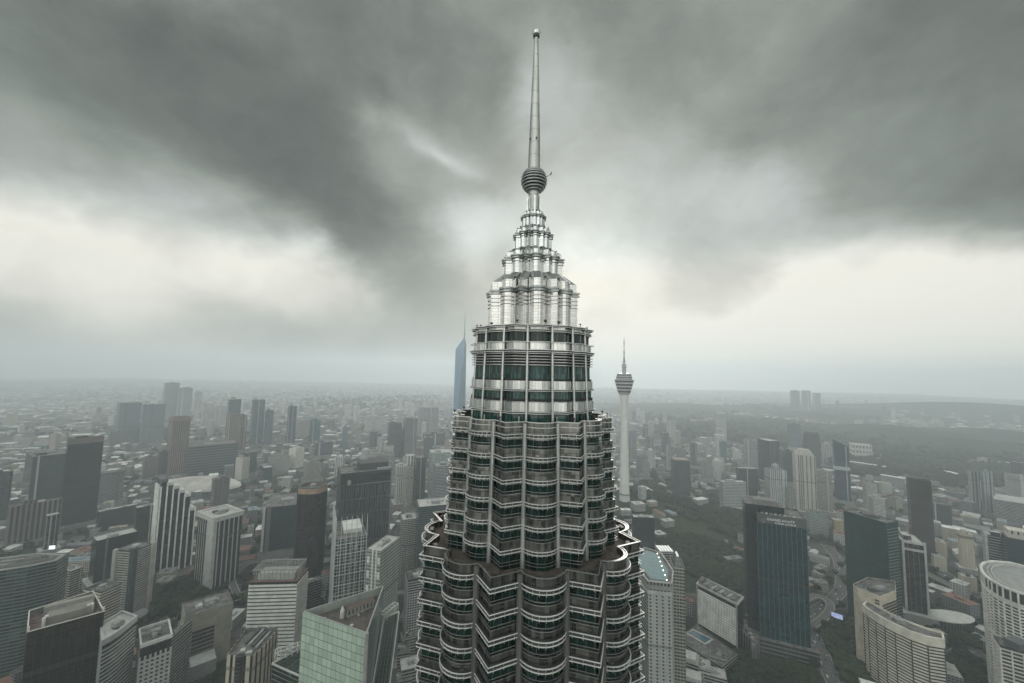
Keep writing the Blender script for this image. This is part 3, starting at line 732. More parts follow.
B(OT, 'grey bronze tower with light edges, left one of a pair', 'office tower', 'the grey bronze pair', 388, 389.5, 402, 423.5, vb=462, a=8, wall=curtain((.075, .085, .085), (.16, .16, .155)))
B(OT, 'taller dark grey one of the pair, with a dark rooftop drum', 'office tower', 'the grey bronze pair', 403.5, 406, 417.5, 419, vb=462, a=12, wall=grid((.20, .20, .20), (.07, .08, .085)), plant=1, plantm=M_PLANTD)
B(OT, 'pale narrow tower squeezed between the grey bronze pair', 'office tower', 'the narrow pale tower', 398, 399, 405, 431, vb=458, a=10, wall=grid((.42, .41, .39), (.14, .14, .14)))
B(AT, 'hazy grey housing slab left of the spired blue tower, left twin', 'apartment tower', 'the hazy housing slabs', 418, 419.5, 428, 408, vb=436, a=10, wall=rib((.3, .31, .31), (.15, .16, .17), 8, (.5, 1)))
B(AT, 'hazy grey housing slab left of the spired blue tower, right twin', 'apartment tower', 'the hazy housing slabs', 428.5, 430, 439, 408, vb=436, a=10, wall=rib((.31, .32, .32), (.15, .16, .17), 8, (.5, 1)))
B(OT, 'low teal block in the haze below the hazy housing slabs', 'office block', 'the low teal block', 423, 425, 445, 434, vb=448, a=10, wall=curtain((.06, .10, .10)))
for i, (u0, u1, v) in enumerate(((370, 378, 451), (379.5, 386, 443), (386.5, 394, 446))):
    B(AT, ('lowest left', 'slim middle', 'right hand')[i] + ' white tower of three clustered above the pale block', 'apartment tower', 'the clustered white towers', u0, u0 + 1.5, u1, v, vb=478, a=14, wall=rib((.58, .56, .52), (.2, .2, .19), 5, (.55, 1)), plant=1)
B(OT, 'plain pale grey block rising behind the big dark ribbed tower', 'office block', 'the plain pale block', 367, 369, 395, 457, vb=492, a=7, wall=facade((.36, .345, .32), (.22, .21, .20), 7, 5, (.1, .9), (.06, .94)), roofm=M_ROOF)
B(AT, 'white striped flats just right of the plain pale block', 'apartment tower', 'the white striped flats', 395, 397, 409, 467, vb=510, a=8, wall=rib((.50, .49, .46), (.17, .17, .16), 5, (.5, 1)), roofm=M_ROOFL, plant=2)
B(AT, 'tall white tower with dark slots behind the white striped flats', 'apartment tower', 'the white slotted tower', 405, 407, 416, 456, vb=505, a=12, wall=rib((.55, .54, .51), (.1, .1, .1), 8, (.55, 1)), roofm=M_ROOFL)
B(OT, 'teal glass tower with white top right of the white slotted tower', 'office tower', 'the teal tower with white top', 414, 417, 426, 458, vb=505, a=12, wall=curtain((.03, .07, .075), (.18, .2, .2)))
B(AT, 'thin cream tower with balconies in front of the teal tower', 'apartment tower', 'the thin cream tower', 404, 407, 413, 468, vb=512, a=25, wall=grid((.46, .42, .36), (.12, .11, .1)))
root, P, z, c_ = B(OT, 'pale mint office tower with a round dark emblem high on its front', 'office tower', 'the mint tower with the emblem', 429, 431.5, 452, 453, vb=515, a=8, wall=facade((.34, .40, .37), (.16, .20, .19), 3.6, 3, (.3, .8), (.05, .95)), roofm=M_ROOFL, plant=1)
e = (Vector(P[1]) - Vector(P[0])); en = Vector((e.y, -e.x)).normalized(); m0 = Vector(P[0]) + e * .60
b = MB(); ex = e.normalized()
for r_, o_ in ((5.0, .25),):
    b.quad([(*(m0 + ex * (r_ * .8 * math.cos(t * math.pi / 10)) + en * o_), z - 11 + r_ * math.sin(t * math.pi / 10)) for t in range(20)])
b.build('emblem', pm((.05, .055, .06)), root)
b = MB(); b.quad([(*(m0 + ex * (2.3 * math.cos(t * math.pi / 10)) + en * .33), z - 11 + 3.2 * math.sin(t * math.pi / 10)) for t in range(20)]); b.build('emblem_centre', pm((.30, .33, .31)), root)
B(OT, 'blue grey block with pale floor lines in front of the mint tower', 'office block', 'the lined block by the mint tower', 434, 436, 454, 466, vb=520, a=8, wall=band((.34, .35, .35), (.05, .07, .085)), roofm=M_ROOFL)

# ------------------------------------------------------------------ middle distance on the left
def stepped():
    """black glass steps between tall white fins"""
    root = None
    us = [(160, 473.5, 6.4), (171.5, 479, 0), (178, 486, 0), (184, 493, 0), (190, 500.5, 0), (195, 522, 0)]
    poly, z, r = corner_box(151.5, 160.5, 197, 485, 577, None, 12)
    A, Bv = Vector(poly[0]), Vector(poly[1]); D = Vector(poly[3]) - A; e = (Bv - A); L = e.length; e.normalize(); n = Vector((e.y, -e.x))
    cx, cy_ = A.x, A.y
    root = empty('stepped_tower', (cx, cy_, 0)); tag(root, 'black glass tower stepping down to the right between tall white fins', 'tower')
    tops = [z + 9, z + 2, z - 6, z - 15, z - 24, z - 51]
    m = curtain((.014, .017, .02), (.012, .013, .014))
    dn = D.normalized()
    for k in range(6):
        s0, s1 = L * (.02 + k / 6.0 * .98), L * (.02 + (k + 1) / 6.0 * .98)
        q = [e * s0, e * s1, e * s1 + dn * 26, e * s0 + dn * 26]
        b = MB(); b.prism([(p.x, p.y) for p in q], 0, tops[k] - .5, 0, True, mt=1); b.build('glass_step', [m, M_ROOF], root)
        b = MB(); b.prism(inset([(p.x, p.y) for p in q], -.5), tops[k] - 5.5, tops[k], 0, True); b.build('step_cap', pm((.58, .57, .54)) if k else pm((.10, .095, .09)), root)
        b = MB(); p = e * s0 + n * 1.0; b.box((p.x, p.y, 0), (1.9, 2.6, tops[k] - (0 if k else 12)), math.atan2(e.y, e.x)); b.build('fin', pm((.72, .71, .68)), root)
    p = e * L + n * 1.0; b = MB(); b.box((p.x, p.y, 0), (1.9, 2.6, tops[5]), math.atan2(e.y, e.x)); b.build('fin', pm((.72, .71, .68)), root)
    for k in range(3):
        p = dn * (5 + k * 8.5) - e * 1.2; b = MB(); b.box((p.x, p.y, 0), (2.2, 5.2, z), math.atan2(e.y, e.x)); b.build('fin', pm((.74, .73, .69)), root)
    pts = [proj((*q_, zz)) for q_ in poly for zz in (0, z)]
    LAND.append(('stepped_tower', (min(p[0] for p in pts), min(p[1] for p in pts), max(p[0] for p in pts), max(p[1] for p in pts)), r, 'the stepped striped tower', poly, root))
stepped()
wm = rib((.36, .355, .34), (.022, .028, .032), 7.2, (.3, 1), var=.3, blind=.02)
root, P, z, _ = B(HT, 'dark glass hotel with grey upright ribs and a heavy white cornice', 'hotel', 'the ribbed hotel with the white cornice', 198, 214.5, 242, 518, vb=596, a=24, wall=wm, roofm=M_ROOFL, plant=7)
b = MB(); b.ring(inset(P, -2.2), inset(P, 2.5), z - 7, z + .4, 0); b.build('cornice', pm((.42, .41, .385)), root)
e = Vector(P[3]) - Vector(P[0]); p = Vector(P[0]) + e * .30
b = MB(); q = inset(P, -.9); b.prism([q[0], tuple(Vector(q[0]) + (Vector(q[1]) - Vector(q[0])) * .12), tuple(Vector(q[0]) + (Vector(q[1]) - Vector(q[0])) * .12 + e * .38), tuple(Vector(q[0]) + e * .38)], 0, z - 7, 0); b.build('corner_pier', pm((.40, .39, .37)), root)
# twin faced flats
root, P, z, _ = B(AT, 'beige flats with close balcony lines on two faces split by a glass strip', 'apartment tower', 'the twin faced balcony flats', 115.5, 134, 153, 551, vb=618, a=42, wall=curtain((.03, .035, .035)), roofm=M_ROOF, plant=4,
      bands=lambda z: (2.0, 3.4, 1.75, .8), bandm=pm((.40, .38, .345)), crown=None)
q = inset(P, -1.2); e1 = (Vector(q[1]) - Vector(q[0])); e2 = (Vector(q[3]) - Vector(q[0]))
b = MB(); b.prism([q[0], tuple(Vector(q[0]) + e1 * .2), tuple(Vector(q[0]) + e1 * .2 + e2 * .2), tuple(Vector(q[0]) + e2 * .2)], 0, z + 4, 0); b.build('glass_strip', curtain((.06, .075, .075), (.12, .13, .13)), root)
for f_ in (e2 * .9, e1 * .92):
    p = Vector(q[0]) + f_; b = MB(); b.box((p.x, p.y, 0), (5, 5, z + 1.2), math.atan2(e1.y, e1.x)); b.build('end_wall', pm((.42, .39, .345)), root)
# big teal glazed block at the left frame edge
gl = facade((.085, .115, .108), (.022, .042, .04), 4.0, 8.5, (.36, 1), (.03, 1), .95, .15, .6, .30)
poly = [gp(-60, 580, 120), gp(28, 567, 120), gp(57, 561, 120), gp(69, 553.5, 120), gp(42, 552, 120), gp(-60, 565, 120)]
root, P, z, _ = tower('office_block', 'green glass office with chequered panes and pale stepped roof edges, left edge', 'office block', 'the chequered green glass office', [(p.x, p.y) for p in poly], 120, gl, M_ROOF, plant=9,
      bands=(12, 4.0, .55, .35), bandm=pm((.085, .10, .095)))
for k, (i_, dz_) in enumerate(((3, .4), (11, 2.6), (18, 4.4))):
    b = MB(); b.ring(inset(P, i_), inset(P, i_ + 1.6), z - 1.3, z + dz_, 0); b.build('roof_edge', pm((.17, .165, .155)) if k else pm((.34, .33, .31)), root)
# lit screen on the roof
p = gp(52, 548, 126)
t_ = empty('billboard', (p.x, p.y, 0)); tag(t_, 'small glowing white screen on two posts over the green glass office roof', 'billboard')
b = MB(); b.box((0, 0, 124.5), (6.2, .5, 4.4), .25, bottom=True); b.build('screen', mat('lit_screen', (.5, .55, .6), .5, var=0, emit=((.78, .88, 1.0), 1.5)), t_)
for s_ in (-2, 2):
    b = MB(); b.box((s_ * math.cos(.25), .6 + s_ * math.sin(.25), 118.6), (.4, .4, 9), .25); b.build('post', M_PLANTD, t_)
B('apartment_block', 'small cream block with shaded floors tucked beside the chequered green office', 'apartment block', 'the small cream block', 61, 71, 83, 571, z=62, a=30, wall=band((.42, .385, .33), (.06, .055, .05), 3.4), roofm=M_ROOFL, plant=3)
B('apartment_block', 'beige block rimmed by white roof beams behind the brown slab', 'apartment block', 'the beige block with white roof beams', 84, 101, 121, 592, z=88, a=32, wall=curtain((.03, .03, .03)), roofm=M_ROOF, plant=3, bands=lambda z: (3, 3.4, 1.8, .5), bandm=pm((.40, .365, .31)), parapet=2.5)
# brown glass slab
poly = [gp(27, 632.5, 132), gp(104.5, 611.5, 132), gp(93, 591, 132), gp(29, 611, 132)]
br = facade((.030, .024, .019), (.018, .014, .010), 3.9, 5.2, (.05, 1), (.06, 1), .5, .10, .5, .02)
root, P, z, _ = tower('office_tower', 'dark brown glass slab with thin pale roof rim, bottom left corner', 'office tower', 'the dark brown glass slab', [(p.x, p.y) for p in poly], 132, br, M_ROOF, parapet=5.5, piers=None)
b = MB(); b.ring(inset(P, -.25), inset(P, .6), z, z + .55, 0); b.build('roof_rim', pm((.55, .52, .47)), root)
c0, c1, c2, c3 = [Vector(p) for p in P]
def at4(s, t): return c0 + (c1 - c0) * s + (c3 - c0) * t
rzb = math.atan2((c1 - c0).y, (c1 - c0).x); Lb = (c1 - c0).length; Wb = (c3 - c0).length
for s_ in (.0, 1.0):
    p = at4(.012 + s_ * .976, .03); b = MB(); b.box((p.x, p.y, z - 1), (1.3, 1.3, 5), rzb); b.build('corner_post', pm((.6, .58, .54)), root)
p = at4(.55, .55); b = MB(); b.box((p.x, p.y, z - 5.4), (Lb * .62, Wb * .34, 6.5), rzb); b.build('roof_house', pm((.20, .185, .165)), root)
p = at4(.55, .80); b = MB(); b.box((p.x, p.y, z - 5.4), (Lb * .70, Wb * .12, 9.5), rzb); b.build('screen_wall', pm((.25, .235, .21)), root)
for s_, t_2 in ((.2, .35), (.235, .42), (.80, .45), (.85, .45)):
    p = at4(s_, t_2); b = MB(); b.lathe((p.x, p.y), [(1.3, z - 5.4), (1.3, z + 2.5)], 12); b.build('vent_stack', pm((.62, .60, .55)), root)
for k in range(7):
    p, q = at4(.03, .08 + k * .12), at4(.13, .08 + k * .12); b = MB(); b.bar((p.x, p.y, z - 1.2), (q.x, q.y, z - 1.2), .7); b.build('roof_beam', pm((.22, .10, .085)), root)
# curved banded office right of it
cp = [gp(u, v, 118) for u, v in ((103, 640), (112, 635), (120, 629.5), (128, 623), (136.5, 616), (122, 611), (101, 624))]
root, P, z, _ = tower('office_tower', 'curved grey office with fine slanting floor lines beside the brown slab', 'office tower', 'the curved lined office', [(p.x, p.y) for p in cp], 118, curtain((.018, .022, .022)), M_ROOFL, plant=3, bands=(6, 3.5, 1.55, .45, 108), bandm=pm((.27, .275, .265)))
b = MB(); b.ring(inset(P, -.9), inset(P, 1), z - 5, z + .4, 0); b.build('roof_collar', pm((.33, .33, .32)), root)
# white grid block, beige block, low roofs
gq = curtain((.02, .024, .024))
root, P, z, _ = B('apartment_block', 'square windowed grey white block with green top storey, low at left', 'apartment block', 'the square windowed block', 138, 141, 171, 645, z=92, a=4, dep=46, wall=gq, roofm=M_ROOF, plant=3, parapet=2.0,
      bands=lambda z: (4, 3.9, 1.9, .5, 78), bandm=pm((.36, .36, .345)), piers=(4.0, 1.7, .55, 0, 80))
b = MB(); b.ring(inset(P, -.7), inset(P, .8), z - 3, z + .5, 0); b.build('roof_rim', pm((.52, .51, .48)), root)
B('office_block', 'grey side wing with a bright parapet behind the square windowed block', 'office block', 'the grey side wing', 166, 171, 191, 637, z=84, a=55, wall=band((.24, .24, .23), G_DK), roofm=M_ROOF, plant=2)
root, P, z, _ = B('office_block', 'broad beige office with dark window rows across the middle of its front', 'office block', 'the broad beige office', 181, 185, 232, 617, vb=676, a=6, dep=52, wall=pm((.27, .245, .205)), roofm=M_ROOF, plant=6, parapet=1.6,
      bands=lambda z: (5, 4.6, .5, .25), bandm=pm((.31, .285, .24)))
e = Vector(P[1]) - Vector(P[0]); n = Vector((e.y, -e.x)).normalized(); L = e.length; e.normalize()
for k in range(9):
    p = Vector(P[0]) + e * L * .40 + n * .05; b = MB(); b.box((p.x, p.y, 6.2 + k * 4.6 + (z - 52) * 0), (L * .46, .9, 3.0), math.atan2(e.y, e.x), bottom=True)
    if 6.2 + k * 4.6 < z - 9: b.build('window_band', curtain((.012, .018, .018)), root)
B('warehouse', 'small shed with a bright sheet roof in front of the broad beige office', 'shed', 'the bright roofed shed', 187, 190, 216, 668, z=18, a=5, dep=26, wall=pm((.2, .2, .19)), roofm=pm((.42, .42, .41)), parapet=.1)
# bullet shaped cream block
bp = [gp(u, v, 100) for u, v in ((227, 655), (253, 656.5), (266, 644), (278.5, 628), (262, 626.5), (246, 629), (236, 642))]
root, P, z, _ = tower('office_block', 'cream block with dark upright slots and a bullet shaped roof, bottom left of centre', 'office block', 'the bullet roofed cream block', [(p.x, p.y) for p in bp], 100, rib((.40, .355, .29), (.02, .02, .02), 6.4, (.55, .92), var=.3, blind=0), M_ROOF, parapet=3.5)
e = Vector(P[1]) - Vector(P[0]); m_ = Vector(P[0]) + e * .5; b = MB(); b.lathe((m_.x, m_.y), [(3.6, 0), (3.6, z + .4)], 14); b.build('glass_bay', curtain((.03, .034, .036), (.2, .19, .17), 3.4), root)
dv = (Vector(P[3]) - Vector(P[1])).normalized()
for k in range(4):
    p = m_ + dv * (14 + 2 * k) + Vector((-dv.y, dv.x)) * (-6 + 4.5 * k); q = p + dv * 24; b = MB(); b.bar((p.x, p.y, z - 2), (q.x, q.y, z - 2), 2.4, 1.6, 0); b.build('roof_duct', M_PLANTD if k % 2 else M_PLANT, root)
p = m_ + dv * 7; b = MB(); b.box((p.x - 2, p.y, z - 3.4), (4, 4, 4.5), .4); b.box((p.x + 4, p.y, z - 3.4), (5, 4, 2.5), .4); b.build('roof_plant', M_ROOFL, root)
# white banded tower with open frame crown
root, P, z, _ = B('office_tower', 'white tower with bold level bands and an open framework crown', 'office tower', 'the white banded tower', 250, 297, 307, 581, vb=668, a=68, wall=curtain((.035, .036, .036)), roofm=M_ROOF, parapet=.6, bands=lambda z: (2.2, 4.3, 2.5, .9), bandm=pm((.62, .60, .565)), plant=3)
fr = pm((.25, .245, .235))
q = inset(P, 1.5); zc = z + 13
for i in range(4):
    a_, b2 = Vector(q[i]), Vector(q[(i + 1) % 4]); m_ = max(3, int((b2 - a_).length / 4.5)); b = MB()
    b.bar((*a_, zc), (*b2, zc), .9); b.bar((*a_, zc - 4), (*b2, zc - 4), .5)
    for k in range(m_ + 1):
        p = a_ + (b2 - a_) * k / m_; b.bar((*p, z - .6), (*p, zc), .55)
    b.build('crown_frame', fr, root)
for k in range(8):
    p, s_ = Vector(q[0]) + (Vector(q[1]) - Vector(q[0])) * (k + .5) / 8, Vector(q[3]) + (Vector(q[2]) - Vector(q[3])) * (k + .5) / 8
    b = MB(); b.bar((*p, zc), (*s_, zc), .5); b.build('crown_beam', fr, root)
b = MB(); b.prism(inset(P, 6), z - .6, z + 6.5, 0); b.build('plant_room', pm((.40, .39, .365)), root)
b = MB(); b.ring(inset(P, -.4), inset(P, .4), z + .02, z + .7, 0); b.build('red_rim', pm((.26, .12, .10)), root)
B(OT, 'low dim block hidden behind the white banded tower on its right', 'office block', 'the dim block by the banded tower', 304, 308, 322, 584, vb=632, a=20, wall=band((.14, .15, .145), G_DK), plant=2)
# copper topped dark tower
g0 = gp(312, 582, 0); rr_ = math.hypot(g0.x, g0.y); wpx = 13.0
d0 = hdir(312.5, 494); c0 = Vector((d0.x * (rr_ + 22), d0.y * (rr_ + 22))); k_ = ray(312.5, 494); zt = CAM_H + k_.z / math.hypot(k_.x, k_.y) * rr_
Rr = 11.4 / F_PX * (rr_ + 22)
root = empty('office_tower', (c0.x, c0.y, 0)); tag(root, 'dark rounded tower ringed by a copper band at the top', 'office tower')
pl = [(Rr * math.copysign(abs(math.cos(t)) ** .8, math.cos(t)), Rr * math.copysign(abs(math.sin(t)) ** .8, math.sin(t))) for t in [2 * math.pi * i / 32 for i in range(32)]]
b = MB(); b.prism(pl, 0, zt, 0, True, mt=1, smooth=True); b.build('wall', [curtain((.022, .021, .020), (.018, .017, .016)), M_ROOF], root)
b = MB(); b.ring(inset(pl, 1.5), inset(pl, 3.5), zt, zt + 9, 0); b.build('copper_band', pm((.31, .205, .135), .6), root)
b = MB(); b.ring(inset(pl, 1.0), inset(pl, 5), zt + 9, zt + 10.2, 0); b.quad([(x, y, zt + 6) for x, y in inset(pl, 3.5)]); b.build('roof', M_PLANTD, root)
b = MB(); b.lathe((0, 0), [(5, zt + 6), (5, zt + 11), (2, zt + 13)], 16); b.build('roof_drum', M_PLANT, root)
LAND.append(('office_tower', (298, 485, 327, 582), rr_, 'the copper topped tower', [(c0.x + x, c0.y + y) for x, y in pl[::4]], root))
# teal slab
root, P, z, _ = B(OT, 'wide teal glass slab with one white end wall, left of the copper topped tower', 'office tower', 'the wide teal slab', 260, 264, 306, 508, vb=560, a=-7, dep=26, wall=curtain((.018, .040, .045), (.05, .075, .08), 3.8, 2.2), plant=2)
e = Vector(P[1]) - Vector(P[0]); p = Vector(P[0]) + e * .01; b = MB(); n = Vector((e.y, -e.x)).normalized(); p = p + n * .3; b.box((p.x, p.y, 0), (4.2, 2.0, z + 1.5), math.atan2(e.y, e.x)); b.build('end_wall', pm((.50, .49, .46)), root)
# big dark ribbed tower
dkr = facade((.050, .053, .057), (.009, .010, .011), 26.0, 2.6, (0, .93), (.25, 1), .6, .2, .5, .0)
root, P, z, _ = B(OT, 'broad black tower clad in broken upright ribs with a recessed glass top strip', 'office tower', 'the broad black ribbed tower', 337.5, 341, 392, 474, vb=575, a=6, dep=34, wall=dkr, plant=4, plantm=M_PLANTD)
rngk = random.Random(3)
e = Vector(P[1]) - Vector(P[0]); L = e.length; e.normalize(); n = Vector((e.y, -e.x)); rz_ = math.atan2(e.y, e.x); rb = pm((.085, .09, .096), .5)
for k in range(30):
    s_ = (k + .5) / 30 * L; zz = z - 24
    b = MB()
    while zz > 5:
        h = rngk.uniform(14, 30); p = Vector(P[0]) + e * (s_ + (.8 if rngk.random() < .5 else -.5)) + n * .3
        b.box((p.x, p.y, max(0, zz - h)), (.75, .9, min(h, zz) * .96), rz_); zz -= h
    b.build('rib', rb, root)
p = Vector(P[0]) + e * L * .65 + n * .35; b = MB(); b.box((p.x, p.y, z - 22.5), (L * .66, .9, 1.2), rz_); b.build('ledge', pm((.16, .17, .17)), root)
p = Vector(P[0]) + e * L * .65 + n * .15; b = MB(); b.box((p.x, p.y, z - 20), (L * .64, .6, 15), rz_, bottom=True); b.build('window_band', curtain((.016, .028, .028), (.05, .06, .06)), root)
p = Vector(P[0]) + e * L * .985 + n * .3; b = MB(); b.box((p.x, p.y, 0), (2.2, 1.4, z), rz_); b.build('corner_pier', pm((.15, .16, .16)), root)
q = [Vector(P[0]) + e * L * .38, Vector(P[0]) + e * L * .96]; D = Vector(P[3]) - Vector(P[0])
b = MB(); b.prism([tuple(q[0] + D * .3), tuple(q[1] + D * .3), tuple(q[1] + D * .95), tuple(q[0] + D * .95)], z - 1.3, z + 11, 0); b.build('plant_room', pm((.035, .037, .04)), root)
b = MB(); p = q[1] + D * .2; b.box((p.x - 10, p.y, z - 1.2), (26, 7, 3), rz_); b.build('roof_canopy', pm((.30, .30, .31)), root)
e2 = (Vector(P[3]) - Vector(P[0])); L2 = e2.length; e2.normalize(); n2_ = Vector((-e2.y, e2.x)); m2 = Vector(P[0]) + e * L * .16 + n * 1.0
b = MB(); b.quad([(*(m2 + e * (3.6 * math.cos(t * math.pi / 12))), z - 17 + 5.0 * math.sin(t * math.pi / 12)) for t in range(24)]); b.build('emblem', pm((.24, .24, .20)), root)
# grid fronted office and its long side slab
gp_ = curtain((.016, .034, .032), (.03, .04, .04), 4, 2)
root, P, z, _ = B(OT, 'white gridded office front with green panes and a white plant room', 'office tower', 'the white gridded office', 332, 335.5, 366.5, 540, z=150, a=4, dep=30, wall=facade((.40, .42, .405), (.014, .040, .036), 4.2, 3.4, (.16, 1), (.16, 1), .9, .1, .7, .12), roofm=M_ROOF, parapet=2.6,
      bands=lambda z: (4, 12.6, .9, .45), bandm=pm((.46, .47, .455)), piers=(6.8, .7, .5, 0, z))
b = MB(); e = Vector(P[1]) - Vector(P[0]); D = Vector(P[3]) - Vector(P[0]); q = [Vector(P[0]) + e * .3 + D * .35, Vector(P[0]) + e * .92 + D * .35, Vector(P[0]) + e * .92 + D * .9, Vector(P[0]) + e * .3 + D * .9]
b.prism([tuple(x) for x in q], z - 2.6, z + 2.6, 0); b.build('plant_room', pm((.50, .50, .47)), root)
root, P, z, _ = B(OT, 'long sage slab with white framed end wall, right of the white gridded office', 'office tower', 'the long sage slab', 366.5, 381, 399.5, 551, z=150, a=58, wall=facade((.30, .31, .285), (.10, .11, .10), 4.0, 2.2, (.35, .8), (.1, .9), .4), roofm=M_ROOFL, parapet=1.0, plant=5)
e = Vector(P[3]) - Vector(P[0]); n = Vector((-e.y, e.x)).normalized()
for s_ in (.30, .55):
    p = Vector(P[0]) + e * s_ + n * .1; b = MB(); b.box((p.x, p.y, 0), (1.7, .9, z + .6), math.atan2(e.y, e.x)); b.build('end_pier', pm((.58, .58, .55)), root)
for k in range(5):
    for s_ in (.12, .84):
        p = Vector(P[0]) + e * s_ + n * .1; b = MB(); b.box((p.x, p.y, z - 16 - k * 17), (3.4, .8, 8), math.atan2(e.y, e.x), bottom=True); b.build('end_panel', pm((.58, .59, .56)), root)
# towers between the slab and the steel tower
B(AT, 'narrow cream block with close window rows left of the dark teal slab', 'apartment tower', 'the narrow cream rowed block', 400.5, 403, 417.5, 520, vb=592, a=8, wall=grid((.40, .385, .35), (.05, .05, .05), 3.0, 2.6, wv=(.25, .9), wu=(.12, .95)), roofm=M_ROOFL, plant=5)
B(OT, 'dark teal slab with a white roof edge partly behind the steel tower', 'office tower', 'the dark teal slab', 416.5, 419, 455, 507, vb=600, a=6, wall=grid((.075, .095, .105), (.02, .027, .03), 3.4, 2.4), roofm=M_ROOFL, plant=4)
B(AT, 'short white gridded block with bowed balconies under the narrow cream block', 'apartment block', 'the short white gridded block', 405, 408, 430, 580, vb=640, a=8, wall=gq, roofm=M_ROOF, plant=2, bands=lambda z: (2, 3.3, 1.2, .6), bandm=pm((.38, .38, .365)), piers=(3.4, .8, .65, 0, 60))
# green triangular glass tower
ZP = 166.0
A_, B_, C_ = gp(302.5, 611.5, ZP), gp(367, 633.5, ZP), gp(384, 585.5, ZP)
tri = [(A_.x, A_.y), (B_.x, B_.y), (C_.x, C_.y)]
mint = facade((.07, .095, .08), (.42, .51, .415), 6.2, 4.9, (.075, 1), (.055, 1), .14, .25, .5, .0, gspec=.6)
slate = facade((.16, .18, .17), (.10, .13, .12), 4.1, 2.4, (.05, 1), (.05, 1), .2, .2, .5, .0)
cx, cy_ = centroid(tri); T3 = [(p[0] - cx, p[1] - cy_) for p in tri]
root = empty('office_tower', (cx, cy_, 0)); tag(root, 'mint green glass tower with a triangular sunken roof, bottom left of centre', 'office tower')
a0, b0, c0 = [Vector(p) for p in T3]
b = MB(); ins = inset(T3, 1.2)
b.quad([(*a0, 0), (*b0, 0), (*b0, ZP), (*a0, ZP)], [(0, 0), ((b0 - a0).length, 0), ((b0 - a0).length, ZP), (0, ZP)], 0)
for p, q in ((b0, c0), (c0, a0)):
    b.quad([(*p, 0), (*q, 0), (*q, ZP), (*p, ZP)], [(0, 0), ((q - p).length, 0), ((q - p).length, ZP), (0, ZP)], 1)
b.ring(T3, ins, ZP - .3, ZP + .15, 2, False)
for i in range(3):
    j = (i + 1) % 3; b.quad([(*ins[j], ZP - 6.5), (*ins[i], ZP - 6.5), (*ins[i], ZP), (*ins[j], ZP)], None, 2)
b.build('wall', [mint, slate, pm((.26, .27, .25))], root)
b = MB(); b.quad([(*p, ZP - 6.5) for p in ins]); rf = b.build('roof', mat('rusty_roof_deck', (.085, .07, .06), .9, var=.5, scale=.2), root)
p0 = a0 * .42 + b0 * .28 + c0 * .30; p1 = a0 * .10 + b0 * .24 + c0 * .66; d_ = (p1 - p0); rz_ = math.atan2(d_.y, d_.x); mdl = (p0 + p1) / 2
b = MB(); b.box((mdl.x, mdl.y, ZP - 6.4), (d_.length, 7, 5.5), rz_)
b.build('roof_house', facade((.26, .25, .235), (.05, .05, .05), 8, 3.2, (.2, .8), (.3, .7)), rf)
w_ = Vector((-d_.y, d_.x)).normalized() * 3.7
b = MB(); b.quad([(*(p0 - w_), ZP - .9), (*(p1 - w_), ZP - .9), (*p1, ZP + 1.6), (*p0, ZP + 1.6)]); b.quad([(*(p1 + w_), ZP - .9), (*(p0 + w_), ZP - .9), (*p0, ZP + 1.6), (*p1, ZP + 1.6)])
b.quad([(*(p0 + w_), ZP - .9), (*(p0 - w_), ZP - .9), (*p0, ZP + 1.6)]); b.build('house_roof', pm((.11, .08, .065)), rf)
q = p0 - d_.normalized() * 3; b = MB(); b.lathe((q.x, q.y), [(1.8, ZP - 6.4), (1.8, ZP - 1), (.3, ZP + 3.2)], 10); b.build('roof_vent', pm((.5, .49, .46)), rf)
rk = random.Random(8)
for k in range(9):
    f_ = rk.random() * .6 + .15; g_ = rk.random() * (1 - f_) * .7; q = a0 * (1 - f_ - g_) + b0 * f_ + c0 * g_
    b = MB(); b.box((q.x, q.y, ZP - 6.4), (rk.uniform(1, 4), rk.uniform(1, 3), rk.uniform(.6, 2)), rz_); b.build('roof_plant', rk.choice((M_PLANT, M_PLANTD, M_ROOFL)), rf)
p = b0 * .985; b = MB(); b.lathe((p.x, p.y), [(1.5, 0), (1.5, ZP + .4)], 14); b.build('corner_pier', pm((.28, .28, .265)), root)
LAND.append(('office_tower', (300, 585, 385, 683), 340, 'the mint green triangular tower', tri, root))
